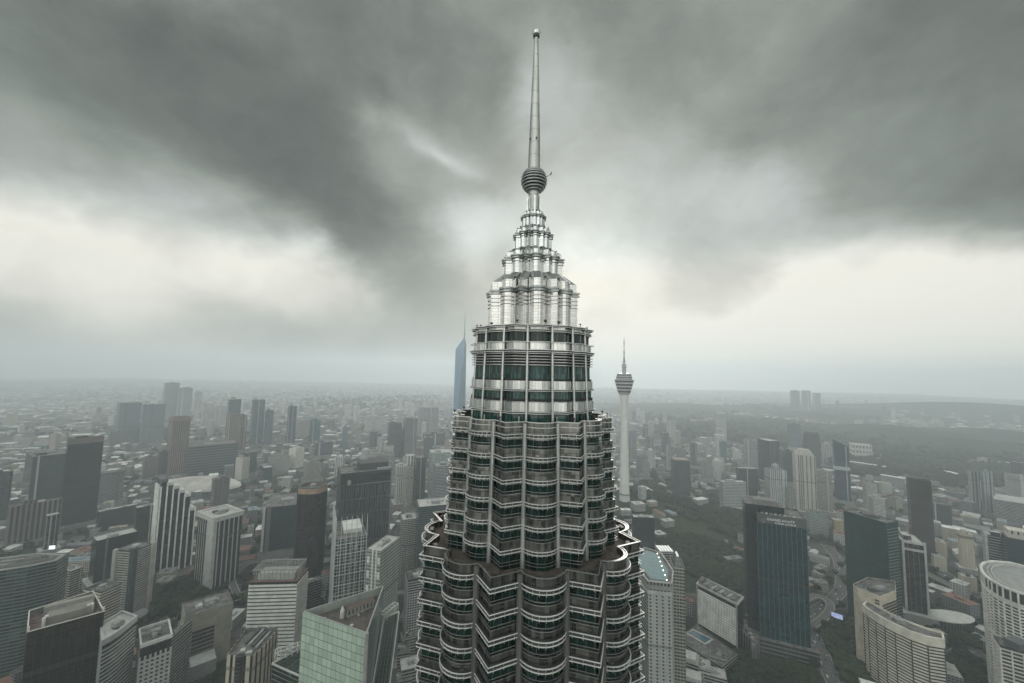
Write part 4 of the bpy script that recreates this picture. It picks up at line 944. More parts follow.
# sloping glass wings in front of and beside it
fr = pm((.42, .43, .40)); dg = facade((.05, .06, .05), (.02, .036, .027), 3.0, 3.0, (.08, 1), (.06, 1), .4, .15, .5, 0)
def wing(label, pts, zs, short, nb):
    """a leaning glazed roof on a frame; pts are four plan corners with a height each"""
    q = [gp(u, v, z) for (u, v), z in zip(pts, zs)]; c = sum(q, Vector()) / 4
    r = empty('glass_wing', (c.x, c.y, 0)); tag(r, label, 'glass wing')
    L = [Vector((p.x - c.x, p.y - c.y, p.z)) for p in q]
    b = MB(); w1, w2 = (L[1] - L[0]).length, (L[3] - L[0]).length
    b.quad(L, [(0, 0), (w1, 0), (w1, w2), (0, w2)]); b.build('glass_roof', dg, r)
    for i in range(4):
        j = (i + 1) % 4; b = MB(); b.quad([(L[i].x, L[i].y, 0), (L[j].x, L[j].y, 0), tuple(L[j] - Vector((0, 0, .3))), tuple(L[i] - Vector((0, 0, .3)))], [(0, 0), ((L[j] - L[i]).length, 0), ((L[j] - L[i]).length, L[j].z), (0, L[i].z)])
        b.build('wall', facade((.13, .14, .13), (.02, .03, .026), 4.0, 3.0, (.25, 1), (.04, 1), .4), r)
        b = MB(); b.bar(L[i] + Vector((0, 0, .3)), L[j] + Vector((0, 0, .3)), 1.1); b.build('edge_beam', fr, r)
    for k in range(nb):
        t = (k + .5) / nb; p, s_ = L[0].lerp(L[1], t), L[3].lerp(L[2], t); up_ = Vector((0, 0, .25)); b = MB(); b.bar(p + up_, s_ + up_, .45); b.build('roof_beam', pm((.10, .11, .10)), r)
    return r
w1 = wing('low dark green glazed roof with pale truss in front of the mint tower', [(272, 664), (362, 704), (368, 668), (302, 648)], (112, 112, 118, 118), '', 9)
w2 = wing('leaning dark glass wing edged in white along the mint tower right flank', [(372, 690), (389, 690), (399, 612), (384, 618)], (104, 104, 140, 140), '', 5)
def truss(label, u0, v0, u1, v1, z, h):
    p, q = gp(u0, v0, z), gp(u1, v1, z); c = (p + q) / 2; r = empty('roof_truss', (c.x, c.y, z - 1)); tag(r, label, 'truss')
    a, d = p - c, q - p; a.z += 1; b = MB()
    n_ = 5; up_ = Vector((0, 0, h)); side = Vector((-d.y, d.x, 0)).normalized() * 5
    for s_ in (Vector(), side):
        b.bar(a + up_ + s_, a + d + up_ + s_, .8)
        for k in range(n_ + 1):
            t = a + d * k / n_ + s_; b.bar(t - Vector((0, 0, 1.0)), t + up_, .6)
            if k < n_: b.bar(t, a + d * (k + 1) / n_ + up_ + s_, .4)
    for k in range(n_ + 1): b.bar(a + d * k / n_ + up_, a + d * k / n_ + up_ + side, .5)
    b.build('frame', fr, r)
truss('white tube truss on the low glazed roof left of the mint tower', 275, 660, 303, 651, 117, 5.5)
truss('white frame on top of the leaning wing beside the mint tower', 384, 622, 398, 610, 139, 6)

# ------------------------------------------------------------------ the far spired tower and the telecom tower
def spired():
    r = 2150.0; d = hdir(459.5, 408); c = d * r
    root = empty('skyscraper', (c.x, c.y, 0)); tag(root, 'faceted blue glass skyscraper with a needle, partly behind the steel tower on its left', 'skyscraper')
    zt = CAM_H + r * (ray(459, 343).z / math.hypot(*ray(459, 343)[:2])); zn = CAM_H + r * (ray(463, 310).z / math.hypot(*ray(463, 315)[:2]))
    blue = facade((.10, .19, .29), (.09, .18, .28), 4.2, 3, (.1, 1), (.1, 1), .12, .15, .4, 0); blue_shaded = facade((.045, .095, .16), (.04, .085, .15), 4.2, 3, (.1, 1), (.1, 1), .12, .15, .4, 0)  # same glass twice, the darker copy colours the facets as shaded
    w = 33.0; t = Vector((d.y, -d.x, 0))
    def P_(s, q, z): return (t * s + d * q) + Vector((0, 0, z))
    b0 = [P_(-w, 0, 0), P_(w * .35, -18, 0), P_(w, 8, 0), P_(w * .3, 55, 0), P_(-w * .7, 50, 0)]
    b1 = [P_(-w * .92, 2, zt - 34), P_(w * .48, -12, zt + 34), P_(w * .80, 8, zt - 6), P_(w * .3, 48, zt - 10), P_(-w * .6, 44, zt - 22)]
    b = MB()
    for i in range(5):
        j = (i + 1) % 5; L = (b0[j] - b0[i]).length; b.quad([b0[i], b0[j], b1[j], b1[i]], [(0, 0), (L, 0), (L, zt), (0, zt)], 1 if i in (1, 2) else 0)
    b.quad(b1, None, 0); b.build('wall', [blue, blue_shaded], root)
    b = MB(); p = P_(w * .46, 2, 0); b.lathe((p.x, p.y), [(5.0, zt - 30), (3.6, zt + 40), (1.4, zn - 40), (.5, zn)], 10); b.build('needle', pm((.16, .22, .27), .4), root)
    b = MB(); b.quad([P_(-w * .3, -9, zt * .35), P_(w * .30, -16.6, 20), P_(w * .36, -18.4, 200), P_(w * .3, -15, zt * .8)], None); b.build('facet', blue_shaded, root)
    LAND.append(('skyscraper', (452, 315, 468, 420), r, 'the blue spired skyscraper', [(c.x - 40, c.y - 40), (c.x + 40, c.y - 40), (c.x + 40, c.y + 60), (c.x - 40, c.y + 60)], root))
spired()
def telecom():
    zb = 52.0; g = gp(624.5, 498, zb); r = math.hypot(g.x, g.y); k = r / 1040.0
    root = empty('telecom_tower', (g.x, g.y, 0)); tag(root, 'white telecom tower with a bulging lookout pod and red striped mast on a wooded hill', 'telecom tower')
    con = mat('pale_concrete', (.58, .57, .54), .8, var=.08, scale=.05)
    H_ = lambda v: CAM_H + r * (ray(625, v).z / math.hypot(*ray(625, v)[:2]))
    z1, zp, zw, zr, zm, za = H_(402), H_(394), H_(380.5), H_(374), H_(365), H_(338)
    b = MB(); b.lathe((0, 0), [(13.5, zb - 8), (12.6, zb + 12), (11.6, zb + 60), (9.6, zb + 160), (8.4, z1 - 8), (9.2, z1), (12.5, zp)], 28); b.build('shaft', con, root)
    b = MB(); b.lathe((0, 0), [(14.0, zb + 9), (14.0, zb + 13)], 28); b.build('base_ring', pm((.22, .22, .21)), root)
    glp = facade((.36, .36, .34), (.05, .055, .06), (zw - zp) / 4.0, 3, (.45, 1), (0, 1), .2)
    R1 = 23.5 * k
    b = MB()
    b.lathe((0, 0), [(12.5, zp - 1), (15.5, zp + 2), (R1 * .80, zp + (zw - zp) * .5), (R1, zw)], 32, cap=True); pod = b.build('pod', glp, root)
    b = MB(); b.lathe((0, 0), [(R1, zw), (R1 + 1.2, zw + .8), (R1 + .8, zw + 2.2), (R1 - 3, zw + 2.6)], 32); b.build('pod_rim', pm((.42, .42, .41)), pod)
    for kk in range(3):
        f = (kk + 1) / 4; b = MB(); rr = 15.5 + (R1 - 15.5) * f + .6; zz = zp + 2 + (zw - zp - 2) * f; b.lathe((0, 0), [(rr - 2, zz - .5), (rr + .6, zz), (rr + .6, zz + 1.4), (rr - 2, zz + 1.8)], 32, cap=False); b.build('pod_ring', pm((.46, .46, .44)), pod)
    b = MB(); b.lathe((0, 0), [(R1 - 4, zw + 2.4), (R1 - 4.5, zw + 9), (R1 - 7, zr + 1), (6, zr + 2.5)], 32); b.build('pod_upper', facade((.36, .36, .35), (.06, .06, .065), 6, 2.5, (.2, .8), (0, 1), .2), pod)
    b = MB(); b.lathe((0, 0), [(5.2, zr), (5.0, zm), (2.6, zm + 3)], 16); b.build('mast_base', pm((.36, .36, .35)), root)
    for kk in range(3):
        b = MB(); b.lathe((0, 0), [(4, zm - 6 + kk * 7), (8.5 - kk * 1.6, zm - 5.6 + kk * 7), (8.5 - kk * 1.6, zm - 4.6 + kk * 7), (4, zm - 4.2 + kk * 7)], 16, cap=False); b.build('mast_gallery', pm((.30, .28, .27)), root)
    hm = za - zm
    for kk in range(8):
        z0_, z1_ = zm + 3 + hm * .97 * kk / 8, zm + 3 + hm * .97 * (kk + 1) / 8; r0 = 2.4 - .22 * kk if kk < 4 else (1.0 if kk < 6 else (1.7 if kk == 6 else .6))
        b = MB(); b.lathe((0, 0), [(r0, z0_), (r0 * .92, z1_)], 10); b.build('mast_section', pm((.36, .14, .11)) if kk % 2 else pm((.42, .41, .40)), root)
    LAND.append(('telecom_tower', (612, 338, 638, 500), r, 'the white telecom tower', [(g.x - 16, g.y - 16), (g.x + 16, g.y - 16), (g.x + 16, g.y + 16), (g.x - 16, g.y + 16)], root))
    return g
KLT = telecom()
# ------------------------------------------------------------------ right of the steel tower, far to near
for i, (u0, u1, v) in enumerate(((790, 799.5, 390.5), (801, 810.5, 390.5), (812, 820.5, 393))):
    B(AT, ('left one', 'middle one', 'right hand shortest one')[i] + ' of three lone grey towers breaking the right horizon', 'apartment tower', 'the three horizon towers', u0, u0 + 1.2, u1, v, vb=412.5, a=12, wall=grid((.11, .125, .13), (.07, .08, .09), 3.4, 4))
B(AT, 'slim pale tower with a stepped crown, tallest between telecom tower and three horizon towers', 'apartment tower', 'the slim pale crowned tower', 715, 717, 726.5, 414, vb=442, a=14, wall=rib((.42, .43, .42), (.13, .14, .14), 5, (.5, 1)), crown=(4, 9, pm((.38, .39, .38))))
B(AT, 'white square block directly below the slim pale crowned tower', 'apartment block', 'the white square block', 714, 716, 725.5, 435, vb=458, a=12, wall=grid((.52, .52, .50), (.25, .25, .25), 3.4, 5), roofm=M_ROOFL)
B(AT, 'pinkish plain block below the white square block', 'apartment block', 'the pinkish plain block', 714, 716, 724, 458, vb=476, a=12, wall=grid((.48, .41, .385), (.3, .27, .26), 3.4, 5))
B(AT, 'slim pale tower standing before the wooded ridge right of the telecom tower', 'apartment tower', 'the slim tower by the wooded ridge', 666, 668, 676, 421.5, vb=440, a=12, wall=grid((.36, .36, .345), (.15, .15, .15)))
B(OT, 'dark grey rounded tower with a brown top band on a red roofed podium', 'office tower', 'the brown banded grey tower', 671, 674, 690, 460.5, vb=500, a=14, wall=curtain((.065, .072, .075), (.10, .10, .10)), podium=(14, 14, pm((.20, .13, .11))), crown=(1.5, 3, pm((.22, .17, .15))))
for (u0, u1, v, vb, w, lab) in (
        (636, 648, 456, 476, (.22, .225, .225), 'grey slab just right of the telecom tower shaft'),
        (645, 653, 437, 462, (.17, .20, .20), 'teal grey tower farther off right of the telecom tower'),
        (665, 673, 446, 470, (.28, .27, .26), 'beige grey tower left of the slim dark one, beyond the brown banded tower'),
        (676, 686, 449, 466, (.26, .25, .25), 'grey block behind the brown banded grey tower'),
        (690, 697, 443, 468, (.10, .11, .115), 'slim dark tower with one pale edge right of the brown banded tower'),
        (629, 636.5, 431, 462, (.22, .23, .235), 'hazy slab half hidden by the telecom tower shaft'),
        (642, 650, 462, 482, (.30, .30, .30), 'pale slab low beside the telecom tower shaft'),
        (700, 712, 462, 482, (.34, .33, .31), 'cream block with balconies right of the brown banded tower'),
        (705, 713, 448, 458, (.44, .43, .42), 'low white block between the brown banded tower and white square block')):
    B(AT, lab, 'apartment tower', lab, u0, u0 + 1.5, u1, v, vb=vb, a=14, wall=grid(w, (.08, .085, .09), 3.5, 3.5), plant=1)
B(OT, 'white glass roofed block with fine lines at the edge of the woods', 'office block', 'the white lined block by the woods', 719, 723, 746, 482, vb=512, a=30, dep=30, wall=band((.40, .41, .40), (.13, .15, .15), 4), roofm=M_ROOFL, plant=2)
B(OT, 'dark block with a white slanting roof edge behind the white lined block', 'office block', 'the dark block with slanted white edge', 736, 738.5, 757, 468, vb=500, a=22, wall=curtain((.045, .052, .055), (.11, .12, .12)), roofm=M_ROOFL)
B(OT, 'pale part of a joined pair left of the dark slate block', 'office tower', 'the pale joined slab', 743, 745, 757.5, 440, vb=470, a=10, wall=grid((.25, .27, .265), (.14, .15, .15)))
root, P, z, _ = B(OT, 'dark slate block with a pale roof, broad and plain, above the domed flats', 'office tower', 'the broad dark slate block', 757.5, 769, 779.5, 441, vb=486, a=40, wall=curtain((.055, .065, .072), (.07, .08, .085)), roofm=M_ROOFL)
B(OT, 'dark block with pale side between slate block and tall cream tower', 'office tower', 'the dark block with a pale side', 780, 783, 793, 451, vb=486, a=10, wall=curtain((.05, .062, .066)))
B(OT, 'grey blue slab with a slanting top behind the slate block', 'office tower', 'the slanting grey slab', 787, 789, 800, 423.5, vb=450, a=10, wall=curtain((.09, .115, .13), (.15, .17, .18)))
B(OT, 'dark angular topped tower behind the tall cream tower', 'office tower', 'the dark angular tower', 803, 807, 819.5, 434, vb=472, a=25, wall=curtain((.05, .06, .065), (.1, .11, .12)), crown=(3, 8, pm((.07, .08, .085))))
root, P, z, _ = B(AT, 'tall cream tower with a stepped crown and dark upright slots, right middle', 'apartment tower', 'the tall cream tower', 792, 795, 815.5, 455, vb=514, a=10, wall=rib((.40, .375, .335), (.16, .15, .14), 9, (.72, 1)), roofm=M_ROOFL, plant=3)
for i_, h_ in ((3, 5), (6, 10), (10, 15)):
    b = MB(); b.prism(inset(P, i_), z - 1.3, z + h_, 0); b.build('crown_step', pm((.40, .38, .34)), root)
B(AT, 'lower cream block joined to the right of the tall cream tower', 'apartment tower', 'the lower cream block', 815.5, 817, 832, 470, vb=514, a=10, wall=grid((.33, .31, .28), (.13, .125, .12)), roofm=M_ROOFL, plant=3)
root, P, z, _ = B(OT, 'blue glass tower with slanting cuts and a pale belt at mid height', 'office tower', 'the blue slant cut tower', 832.5, 834, 849, 446, vb=505, a=10, wall=curtain((.045, .07, .095), (.07, .09, .11)))
b = MB(); b.ring(inset(P, -.4), inset(P, .5), z * .60, z * .66, 0); b.build('belt', pm((.36, .38, .38)), root)
q = P; b = MB()
zz = z + 18
b.quad([(*q[0], z), (*q[1], z), (*q[1], z + .5), (*q[0], zz)]); b.quad([(*q[1], z), (*q[2], z), (*q[2], z + .5), (*q[1], z + .5)]); b.quad([(*q[2], z), (*q[3], z), (*q[3], zz), (*q[2], z + .5)]); b.quad([(*q[3], z), (*q[0], z), (*q[0], zz), (*q[3], zz)]); b.quad([(*q[0], zz), (*q[1], z + .5), (*q[2], z + .5), (*q[3], zz)])
b.build('slanting_top', curtain((.045, .07, .095), (.07, .09, .11)), root)
B('shopping_mall', 'white arcaded hall with square openings right of the blue slant cut tower', 'hall', 'the white arcaded hall', 849, 852, 872, 444, vb=458, a=12, dep=60, wall=facade((.44, .42, .38), (.12, .12, .12), 22, 12, (.2, .7), (.25, .75)), roofm=M_ROOFL)
root, P, z, _ = B(AT, 'white flats with rounded dark topped centre, left of the tall cream tower', 'apartment tower', 'the domed white flats', 764, 770, 787, 470, vb=512, a=25, wall=rib((.42, .43, .42), (.12, .13, .13), 5, (.55, 1)), plant=2)
b = MB(); cxx, cyy = centroid(P); b.lathe((cxx, cyy), [(9, z - 1), (9, z + 9), (7, z + 13), (3, z + 15)], 18); b.build('dome', pm((.22, .25, .25)), root)
B(AT, 'pale slim flats at the right shoulder of the domed white flats', 'apartment tower', 'the slim flats by the dome', 787, 788.5, 793, 488, vb=515, a=10, wall=grid((.36, .35, .33), (.1, .1, .1)))
B(AT, 'white flats with a tall lift shaft left of the dark rounded tower', 'apartment block', 'the white flats with a lift shaft', 868, 873, 885, 498, vb=524, a=20, wall=grid((.48, .47, .43), (.12, .12, .12), 3.4, 3), roofm=M_ROOFL, plant=4)
B(AT, 'cream stepped flats behind the white flats with a lift shaft', 'apartment block', 'the cream stepped flats', 862, 866, 877, 483, vb=510, a=20, wall=grid((.44, .41, .36), (.14, .13, .13)), plant=3)
B(AT, 'mustard yellow small block between the green glass tower and the teal tower', 'apartment block', 'the mustard small block', 831, 834, 844, 520, vb=536, a=18, wall=grid((.42, .34, .20), (.2, .16, .1)), roofm=M_ROOFL)
B('office_block', 'pale sage block low behind the green glass tower on its right', 'office block', 'the pale sage block', 806, 809, 828, 512, vb=534, a=14, wall=grid((.24, .27, .25), (.1, .12, .11)), roofm=M_ROOF, plant=3)
B(OT, 'dark brown grey tower with rounded corners standing alone right of centre', 'office tower', 'the dark rounded tower', 906, 909, 931, 479, vb=560, a=12, wall=curtain((.040, .038, .037), (.05, .048, .046)), crown=(2, 3, pm((.05, .05, .05))))
B(OT, 'low dark green block right of the dark rounded tower', 'office block', 'the low dark green block', 931, 933, 951, 503, vb=530, a=10, wall=curtain((.035, .05, .05), (.05, .06, .06)))
B(AT, 'slim pale green pair tower, left one, near the right edge of the woods', 'apartment tower', 'the slim pale green pair', 967, 969.5, 979, 471, vb=512, a=18, wall=rib((.27, .30, .295), (.08, .10, .10), 7, (.5, 1)))
B(AT, 'slim pale green pair tower, right one with dark top corner', 'apartment tower', 'the slim pale green pair', 980, 983, 993, 471, vb=516, a=18, wall=rib((.25, .28, .275), (.06, .08, .08), 7, (.5, 1)))
B(AT, 'pale rowed slab at the right edge behind the slim pale green pair', 'apartment tower', 'the pale rowed slab', 1004, 1007, 1040, 474, vb=510, a=10, wall=band((.36, .37, .36), (.14, .15, .15)), plant=2)
B('warehouse', 'long white roofed market hall at the right edge below the slim pair', 'hall', 'the long white roofed hall', 990, 994, 1040, 499, vb=522, a=4, dep=40, wall=band((.3, .3, .29)), roofm=pm((.42, .42, .40)))
for i, (u0, v0, u1, v1) in enumerate(((848, 461, 886, 466.5), (881, 474.5, 905, 478.5), (943, 470, 966, 476))):
    p, q = gp(u0, v0, 34), gp(u1, v1, 34); c = (p + q) / 2; d = q - p
    o = empty('station_roof', (c.x, c.y, 0)); tag(o, ('longest thin white platform roof crossing behind the blue slant cut tower', 'shorter thin white platform roof ahead of the longest one', 'white platform roof among trees left of the slim pale green pair')[i], 'station roof')
    b = MB(); b.box((0, 0, 33.3), (d.length, 16, 1.2), math.atan2(d.y, d.x), bottom=True); b.build('roof', pm((.75, .75, .73)), o)
    b = MB(); b.box((0, 0, 0), (d.length * .96, 9, 33.3), math.atan2(d.y, d.x)); b.build('platform', pm((.2, .2, .2)), o)
# buildings near the woods below the telecom tower
root, P, z, _ = B(OT, 'dark slab with a cluttered white roof at the steel tower right side', 'office block', 'the dark slab with the white roof', 632, 634, 654.5, 517, vb=566, a=16, wall=curtain((.022, .027, .030)), roofm=M_ROOFL, plant=5, plantm=M_ROOFL)
for (u0, v0, u1, v1, w, lab, col) in ((679, 516, 699, 521, 14, 'long white roofed shed in the clearing among the trees', (.62, .61, .57)), (700, 527, 714, 531, 22, 'cream gabled hall in the clearing among the trees', (.50, .44, .34)), (660, 517, 676, 519, 16, 'grey roofed shed left of the long white shed in the clearing', (.25, .25, .24)), (690, 536, 706, 539, 14, 'pale flat building below the cream gabled hall', (.34, .33, .31))):
    p, q = gp(u0, v0, 8), gp(u1, v1, 8); c = (p + q) / 2; d = q - p; L = d.length; rz_ = math.atan2(d.y, d.x)
    o = empty('hall', (c.x, c.y, 0)); tag(o, lab, 'hall')
    b = MB(); b.box((0, 0, 0), (L, w, 7), rz_); b.build('wall', pm((.36, .34, .30)), o)
    ex = Vector((math.cos(rz_), math.sin(rz_), 0)); ey = Vector((-ex.y, ex.x, 0)); A = [ex * s_ * L / 1.94 + ey * t_ * w * .55 + Vector((0, 0, 7)) for s_, t_ in ((-1, -1), (1, -1), (1, 1), (-1, 1))]; r1, r2 = -ex * L / 1.94 + Vector((0, 0, 11)), ex * L / 1.94 + Vector((0, 0, 11))
    b = MB(); b.quad([A[0], A[1], r2, r1]); b.quad([A[2], A[3], r1, r2]); b.quad([A[1], A[2], r2]); b.quad([A[3], A[0], r1]); b.build('roof', pm(col), o)
    LAND.append(('hall', (u0, v0 - 5, u1, v1 + 5), c.length, lab, [(c.x - 20, c.y - 10), (c.x + 20, c.y - 10), (c.x + 20, c.y + 10), (c.x - 20, c.y + 10)], o))
# hotel with the rooftop pool
ZH = 152.0
hp = [gp(u, v, ZH) for u, v in ((628, 556), (648, 580.5), (671.5, 583), (673, 571), (661, 553), (645, 548))]
hw = facade((.33, .33, .32), (.035, .04, .042), 3.6, 6.0, (.35, .85), (.16, .30), .3, .15, .8, .0)
root, P, z, _ = tower('hotel_tower', 'pale hotel tower with a lit turquoise pool on its roof, right of the steel tower', 'hotel', 'the hotel with the rooftop pool', [(p.x, p.y) for p in hp], ZH, facade((.33, .33, .315), (.03, .034, .036), 3.55, 6.2, (.35, .85), (.34, .60), .4, .15, .8, .05), M_ROOF, parapet=.8,
      bands=(4, 3.55, .35, .18, 136), bandm=pm((.36, .36, .345)))
b = MB(); b.ring(inset(P, -.5), inset(P, .7), z - 12.5, z - 9.5, 0, False); b.ring(inset(P, -.9), inset(P, .5), z - .9, z + .5, 0); b.build('cornice', pm((.37, .37, .355)), root)
b = MB(); b.ring(inset(P, -.12), inset(P, .3), z - 9.5, z - .9, 0, False); b.build('crown_band', facade((.22, .22, .215), (.04, .045, .045), 8.6, 3.6, (.2, .7), (.2, .8)), root)
b = MB(); b.prism(inset(P, 3.2), z - .8, z - .15, 0); b.build('pool_deck', pm((.10, .095, .085)), root)
b = MB(); q = inset(P, 5.0); b.quad([(x, y, z - .05) for x, y in q])
water = mat('pool_water', (.010, .10, .115), .55, var=.25, scale=.2); b.build('pool_water', water, root)
lampm = mat('pool_lamp', (.8, .8, .7), .5, var=0, emit=((1.0, .95, .75), 5.0))
for k in range(7):
    t_ = k / 6; p = Vector(q[2]).lerp(Vector(q[4]), t_); b = MB(); b.lathe((p.x, p.y), [(.55, z - .1), (.55, z + .5), (.2, z + .8)], 8); b.build('pool_lamp', lampm, root)
bt = MB(); e = Vector(P[1]) - Vector(P[0]); n = Vector((e.y, -e.x)).normalized(); L = e.length
bt.prism([tuple(Vector(P[0]) + n * .35), tuple(Vector(P[1]) + n * .35), tuple(Vector(P[1]) + n * .05), tuple(Vector(P[0]) + n * .05)], 0, z - 14, 0); bt.build('side_glazing', facade((.28, .29, .28), (.035, .05, .045), 3.55, 2.6, (.3, 1), (.1, .9), .5), root)
root, P, z, _ = B('hotel_tower', 'slender pale tower with a pointed glass head behind the rooftop pool hotel', 'apartment tower', 'the slender pale tower', 670, 673, 684.5, 566, z=150, a=8, dep=16, wall=facade((.33, .32, .285), (.09, .09, .08), 3.6, 3.2, (.35, .9), (.1, .9), .4), roofm=M_ROOF,
      bands=lambda z: (4, 3.6, .5, .25), bandm=pm((.36, .345, .31)))
b = MB(); b.prism(inset(P, 1.5), z - 1.2, z + 9, 0, True, poly2=inset(P, 5)); b.build('glass_head', curtain((.10, .13, .13), (.22, .24, .23)), root)
root, P, z, _ = B('office_block', 'bright white sawtooth glass roof low behind the rooftop pool hotel', 'hall', 'the white glass roof', 655, 660, 674, 552, z=96, a=20, dep=18, wall=band((.30, .30, .29)), roofm=pm((.62, .63, .62)), parapet=.2)
b = MB(); e = (Vector(P[1]) - Vector(P[0])); D = Vector(P[3]) - Vector(P[0])
for k in range(5):
    p = Vector(P[0]) + e * (k + .5) / 5 + D * .5; b.box((p.x, p.y, z - .2), (e.length / 7, D.length * .9, 1.6), math.atan2(e.y, e.x))
b.build('skylight', pm((.66, .67, .66), .3), root)
# white gridded slab hotel with a swimming pool
poly, zz, r = corner_box(693.5, 697, 737.5, 583, 628, None, -28, 17)
sl = [gp(697, 583.5, zz), gp(737, 604, zz), gp(743, 597, zz), gp(703, 577.5, zz)]
root, P, z, _ = tower('hotel_tower', 'slab hotel with a dense white window lattice standing before the dark woods', 'hotel', 'the white lattice slab hotel', [(p.x, p.y) for p in sl], zz, curtain((.018, .018, .017), (.03, .03, .03)), M_ROOF, parapet=1.4)
e = Vector(P[1]) - Vector(P[0]); L = e.length; e.normalize(); n = Vector((e.y, -e.x)); rz_ = math.atan2(e.y, e.x); D = Vector(P[3]) - Vector(P[0]); lat = pm((.74, .72, .68))
nf = int((z - 16) / 3.3)
for k in range(nf + 1):
    p = Vector(P[0]) + e * L * .5 + n * .55; b = MB(); b.box((p.x, p.y, 9 + k * 3.3), (L * .93, 1.2, 1.15), rz_, bottom=True); b.build('floor_band', lat, root)
for k in range(25):
    p = Vector(P[0]) + e * (L * (.04 + .92 * k / 24)) + n * .7; b = MB(); b.box((p.x, p.y, 9), (.6, 1.5, nf * 3.3), rz_, bottom=True); b.build('pier', lat, root)
for s_ in (0.012, .988):
    p = Vector(P[0]) + e * L * s_ + n * .6; b = MB(); b.box((p.x, p.y, 0), (L * .024, 1.6, z), rz_); b.build('end_pier', pm((.28, .27, .25)), root)
b = MB(); b.ring(inset(P, -1.3), inset(P, .8), z - 1.6, z + .6, 0); b.build('roof_slab', pm((.33, .315, .29)), root)
for k in range(9):
    p = Vector(P[0]) + e * L * (.08 + .1 * k) + D * .45; b = MB(); b.box((p.x, p.y, z - 1.4), (L * .07, D.length * .5, 2.6 if k else 6.5), rz_); b.build('roof_plant', M_PLANT if k % 2 else M_ROOF, root)
pod = [gp(678, 640, 10), gp(722, 668, 10), gp(738, 655, 10), gp(697, 625, 10)]
rt_, P2, z2, c2 = tower('hotel_annex', 'low hotel annex with a blue swimming pool on its deck beneath the lattice slab', 'hotel annex', 'the pool annex', [(p.x, p.y) for p in pod], 11, band((.26, .25, .23)), M_ROOF, plant=0)
wq = [gp(687.5, 632.5, 11), gp(705, 642.5, 11), gp(711, 638.5, 11), gp(693, 629.5, 11)]
b = MB(); b.quad([(p.x - c2[0], p.y - c2[1], 10.2) for p in wq]); b.build('pool_water', mat('deep_pool', (.008, .07, .11), .55, var=.2), rt_)
b = MB(); q = [(p.x - c2[0], p.y - c2[1]) for p in wq]; b.ring(inset(ccw(q), -2.2), ccw(q), 9.7, 10.4, 0); b.build('pool_edge', pm((.42, .40, .36)), rt_)
# low roofs at the foot of the pool hotel
rr = random.Random(21)
for k, (u, v, w, d, h, lab) in enumerate(((684, 655, 34, 22, 22, 'octagonal roofed low block'), (699, 662, 26, 20, 16, 'white edged stepped block'), (712, 671, 30, 18, 14, 'long pale low block'), (690, 676, 30, 20, 18, 'curved white terrace block'), (718, 655, 18, 12, 12, 'small pale cube'), (674, 664, 20, 14, 30, 'tall narrow podium block'))):
    g = gp(u, v, h); rz_ = -.45 + rr.uniform(-.1, .1); co, si = math.cos(rz_), math.sin(rz_)
    tower('low_rise_block', lab + ' in the jumble of roofs below the rooftop pool hotel', 'low block', 'the jumble below the pool hotel', [(g.x + x * co - y * si, g.y + x * si + y * co) for x, y in ((-w / 2, -d / 2), (w / 2, -d / 2), (w / 2, d / 2), (-w / 2, d / 2))], h, band((.34, .33, .31), (.05, .05, .05), 3.6), rr.choice((M_ROOF, M_ROOFL)), plant=4, crown=(3, 3, M_ROOFL) if k in (0, 3) else None)
for k, (u, v, w, d, h, lab) in enumerate(((399, 648, 26, 18, 20, 'grey flat roofed low block beside the leaning glass wing'), (411, 662, 24, 20, 26, 'pale roofed low block at the steel tower left foot'), (398, 676, 30, 18, 18, 'long low roof with ducts at the bottom edge left of the steel tower'), (408, 634, 18, 14, 24, 'small dark roofed block under the short white gridded block'))):
    g = gp(u, v, h); rz_ = .35 + rr.uniform(-.1, .1); co, si = math.cos(rz_), math.sin(rz_)
    tower('low_rise_block', lab, 'low block', lab, [(g.x + x * co - y * si, g.y + x * si + y * co) for x, y in ((-w / 2, -d / 2), (w / 2, -d / 2), (w / 2, d / 2), (-w / 2, d / 2))], h, band((.30, .29, .27), (.05, .05, .05), 3.6), (M_ROOF, M_ROOFL)[k == 1], plant=6)
# dark green glass hotel tower with its sign
gg = facade((.026, .050, .055), (.008, .042, .050), 3.9, 2.1, (.08, 1), (.06, 1), .9, .08, .4, .03)
root, P, z, _ = B('hotel_tower', 'tall dark green glass tower with white letters under its roof, right of centre', 'hotel', 'the dark green glass tower', 752, 757, 806, 513, vb=652, a=8, dep=34, wall=gg, roofm=M_ROOF, parapet=2.4, plant=3,
      podium=(7, 20, band((.12, .125, .12), (.03, .035, .035), 5)))
e = Vector(P[1]) - Vector(P[0]); L = e.length; e.normalize(); n = Vector((e.y, -e.x)); rz_ = math.atan2(e.y, e.x); D = Vector(P[3]) - Vector(P[0])
for k in range(11):
    p = Vector(P[0]) + e * L * (k / 10) + n * .25; b = MB(); b.box((p.x, p.y, 20), (.38, .6, z - 32), rz_); b.build('mullion', pm((.10, .115, .115), .4), root)
rw = random.Random(4)
for k in range(46):
    p = Vector(P[0]) + e * L * (rw.randrange(20) + .5) / 20 + n * .06; zz = 24 + rw.randrange(int((z - 50) / 3.9)) * 3.9
    b = MB(); b.box((p.x, p.y, zz + .5), (L / 20 * rw.choice((1, 1, 2)) * .9, .3, 3.1), rz_, bottom=True); b.build('spandrel_panel', curtain((.035, .05, .052) if k % 2 else (.016, .022, .028), (.03, .04, .04)), root)
b = MB(); b.prism([tuple(Vector(P[0]) + n * .5), tuple(Vector(P[1]) + n * .5), tuple(Vector(P[1]) + n * .04), tuple(Vector(P[0]) + n * .04)], z - 12, z - .4, 0); b.build('sign_band', pm((.060, .066, .064), .6), root)
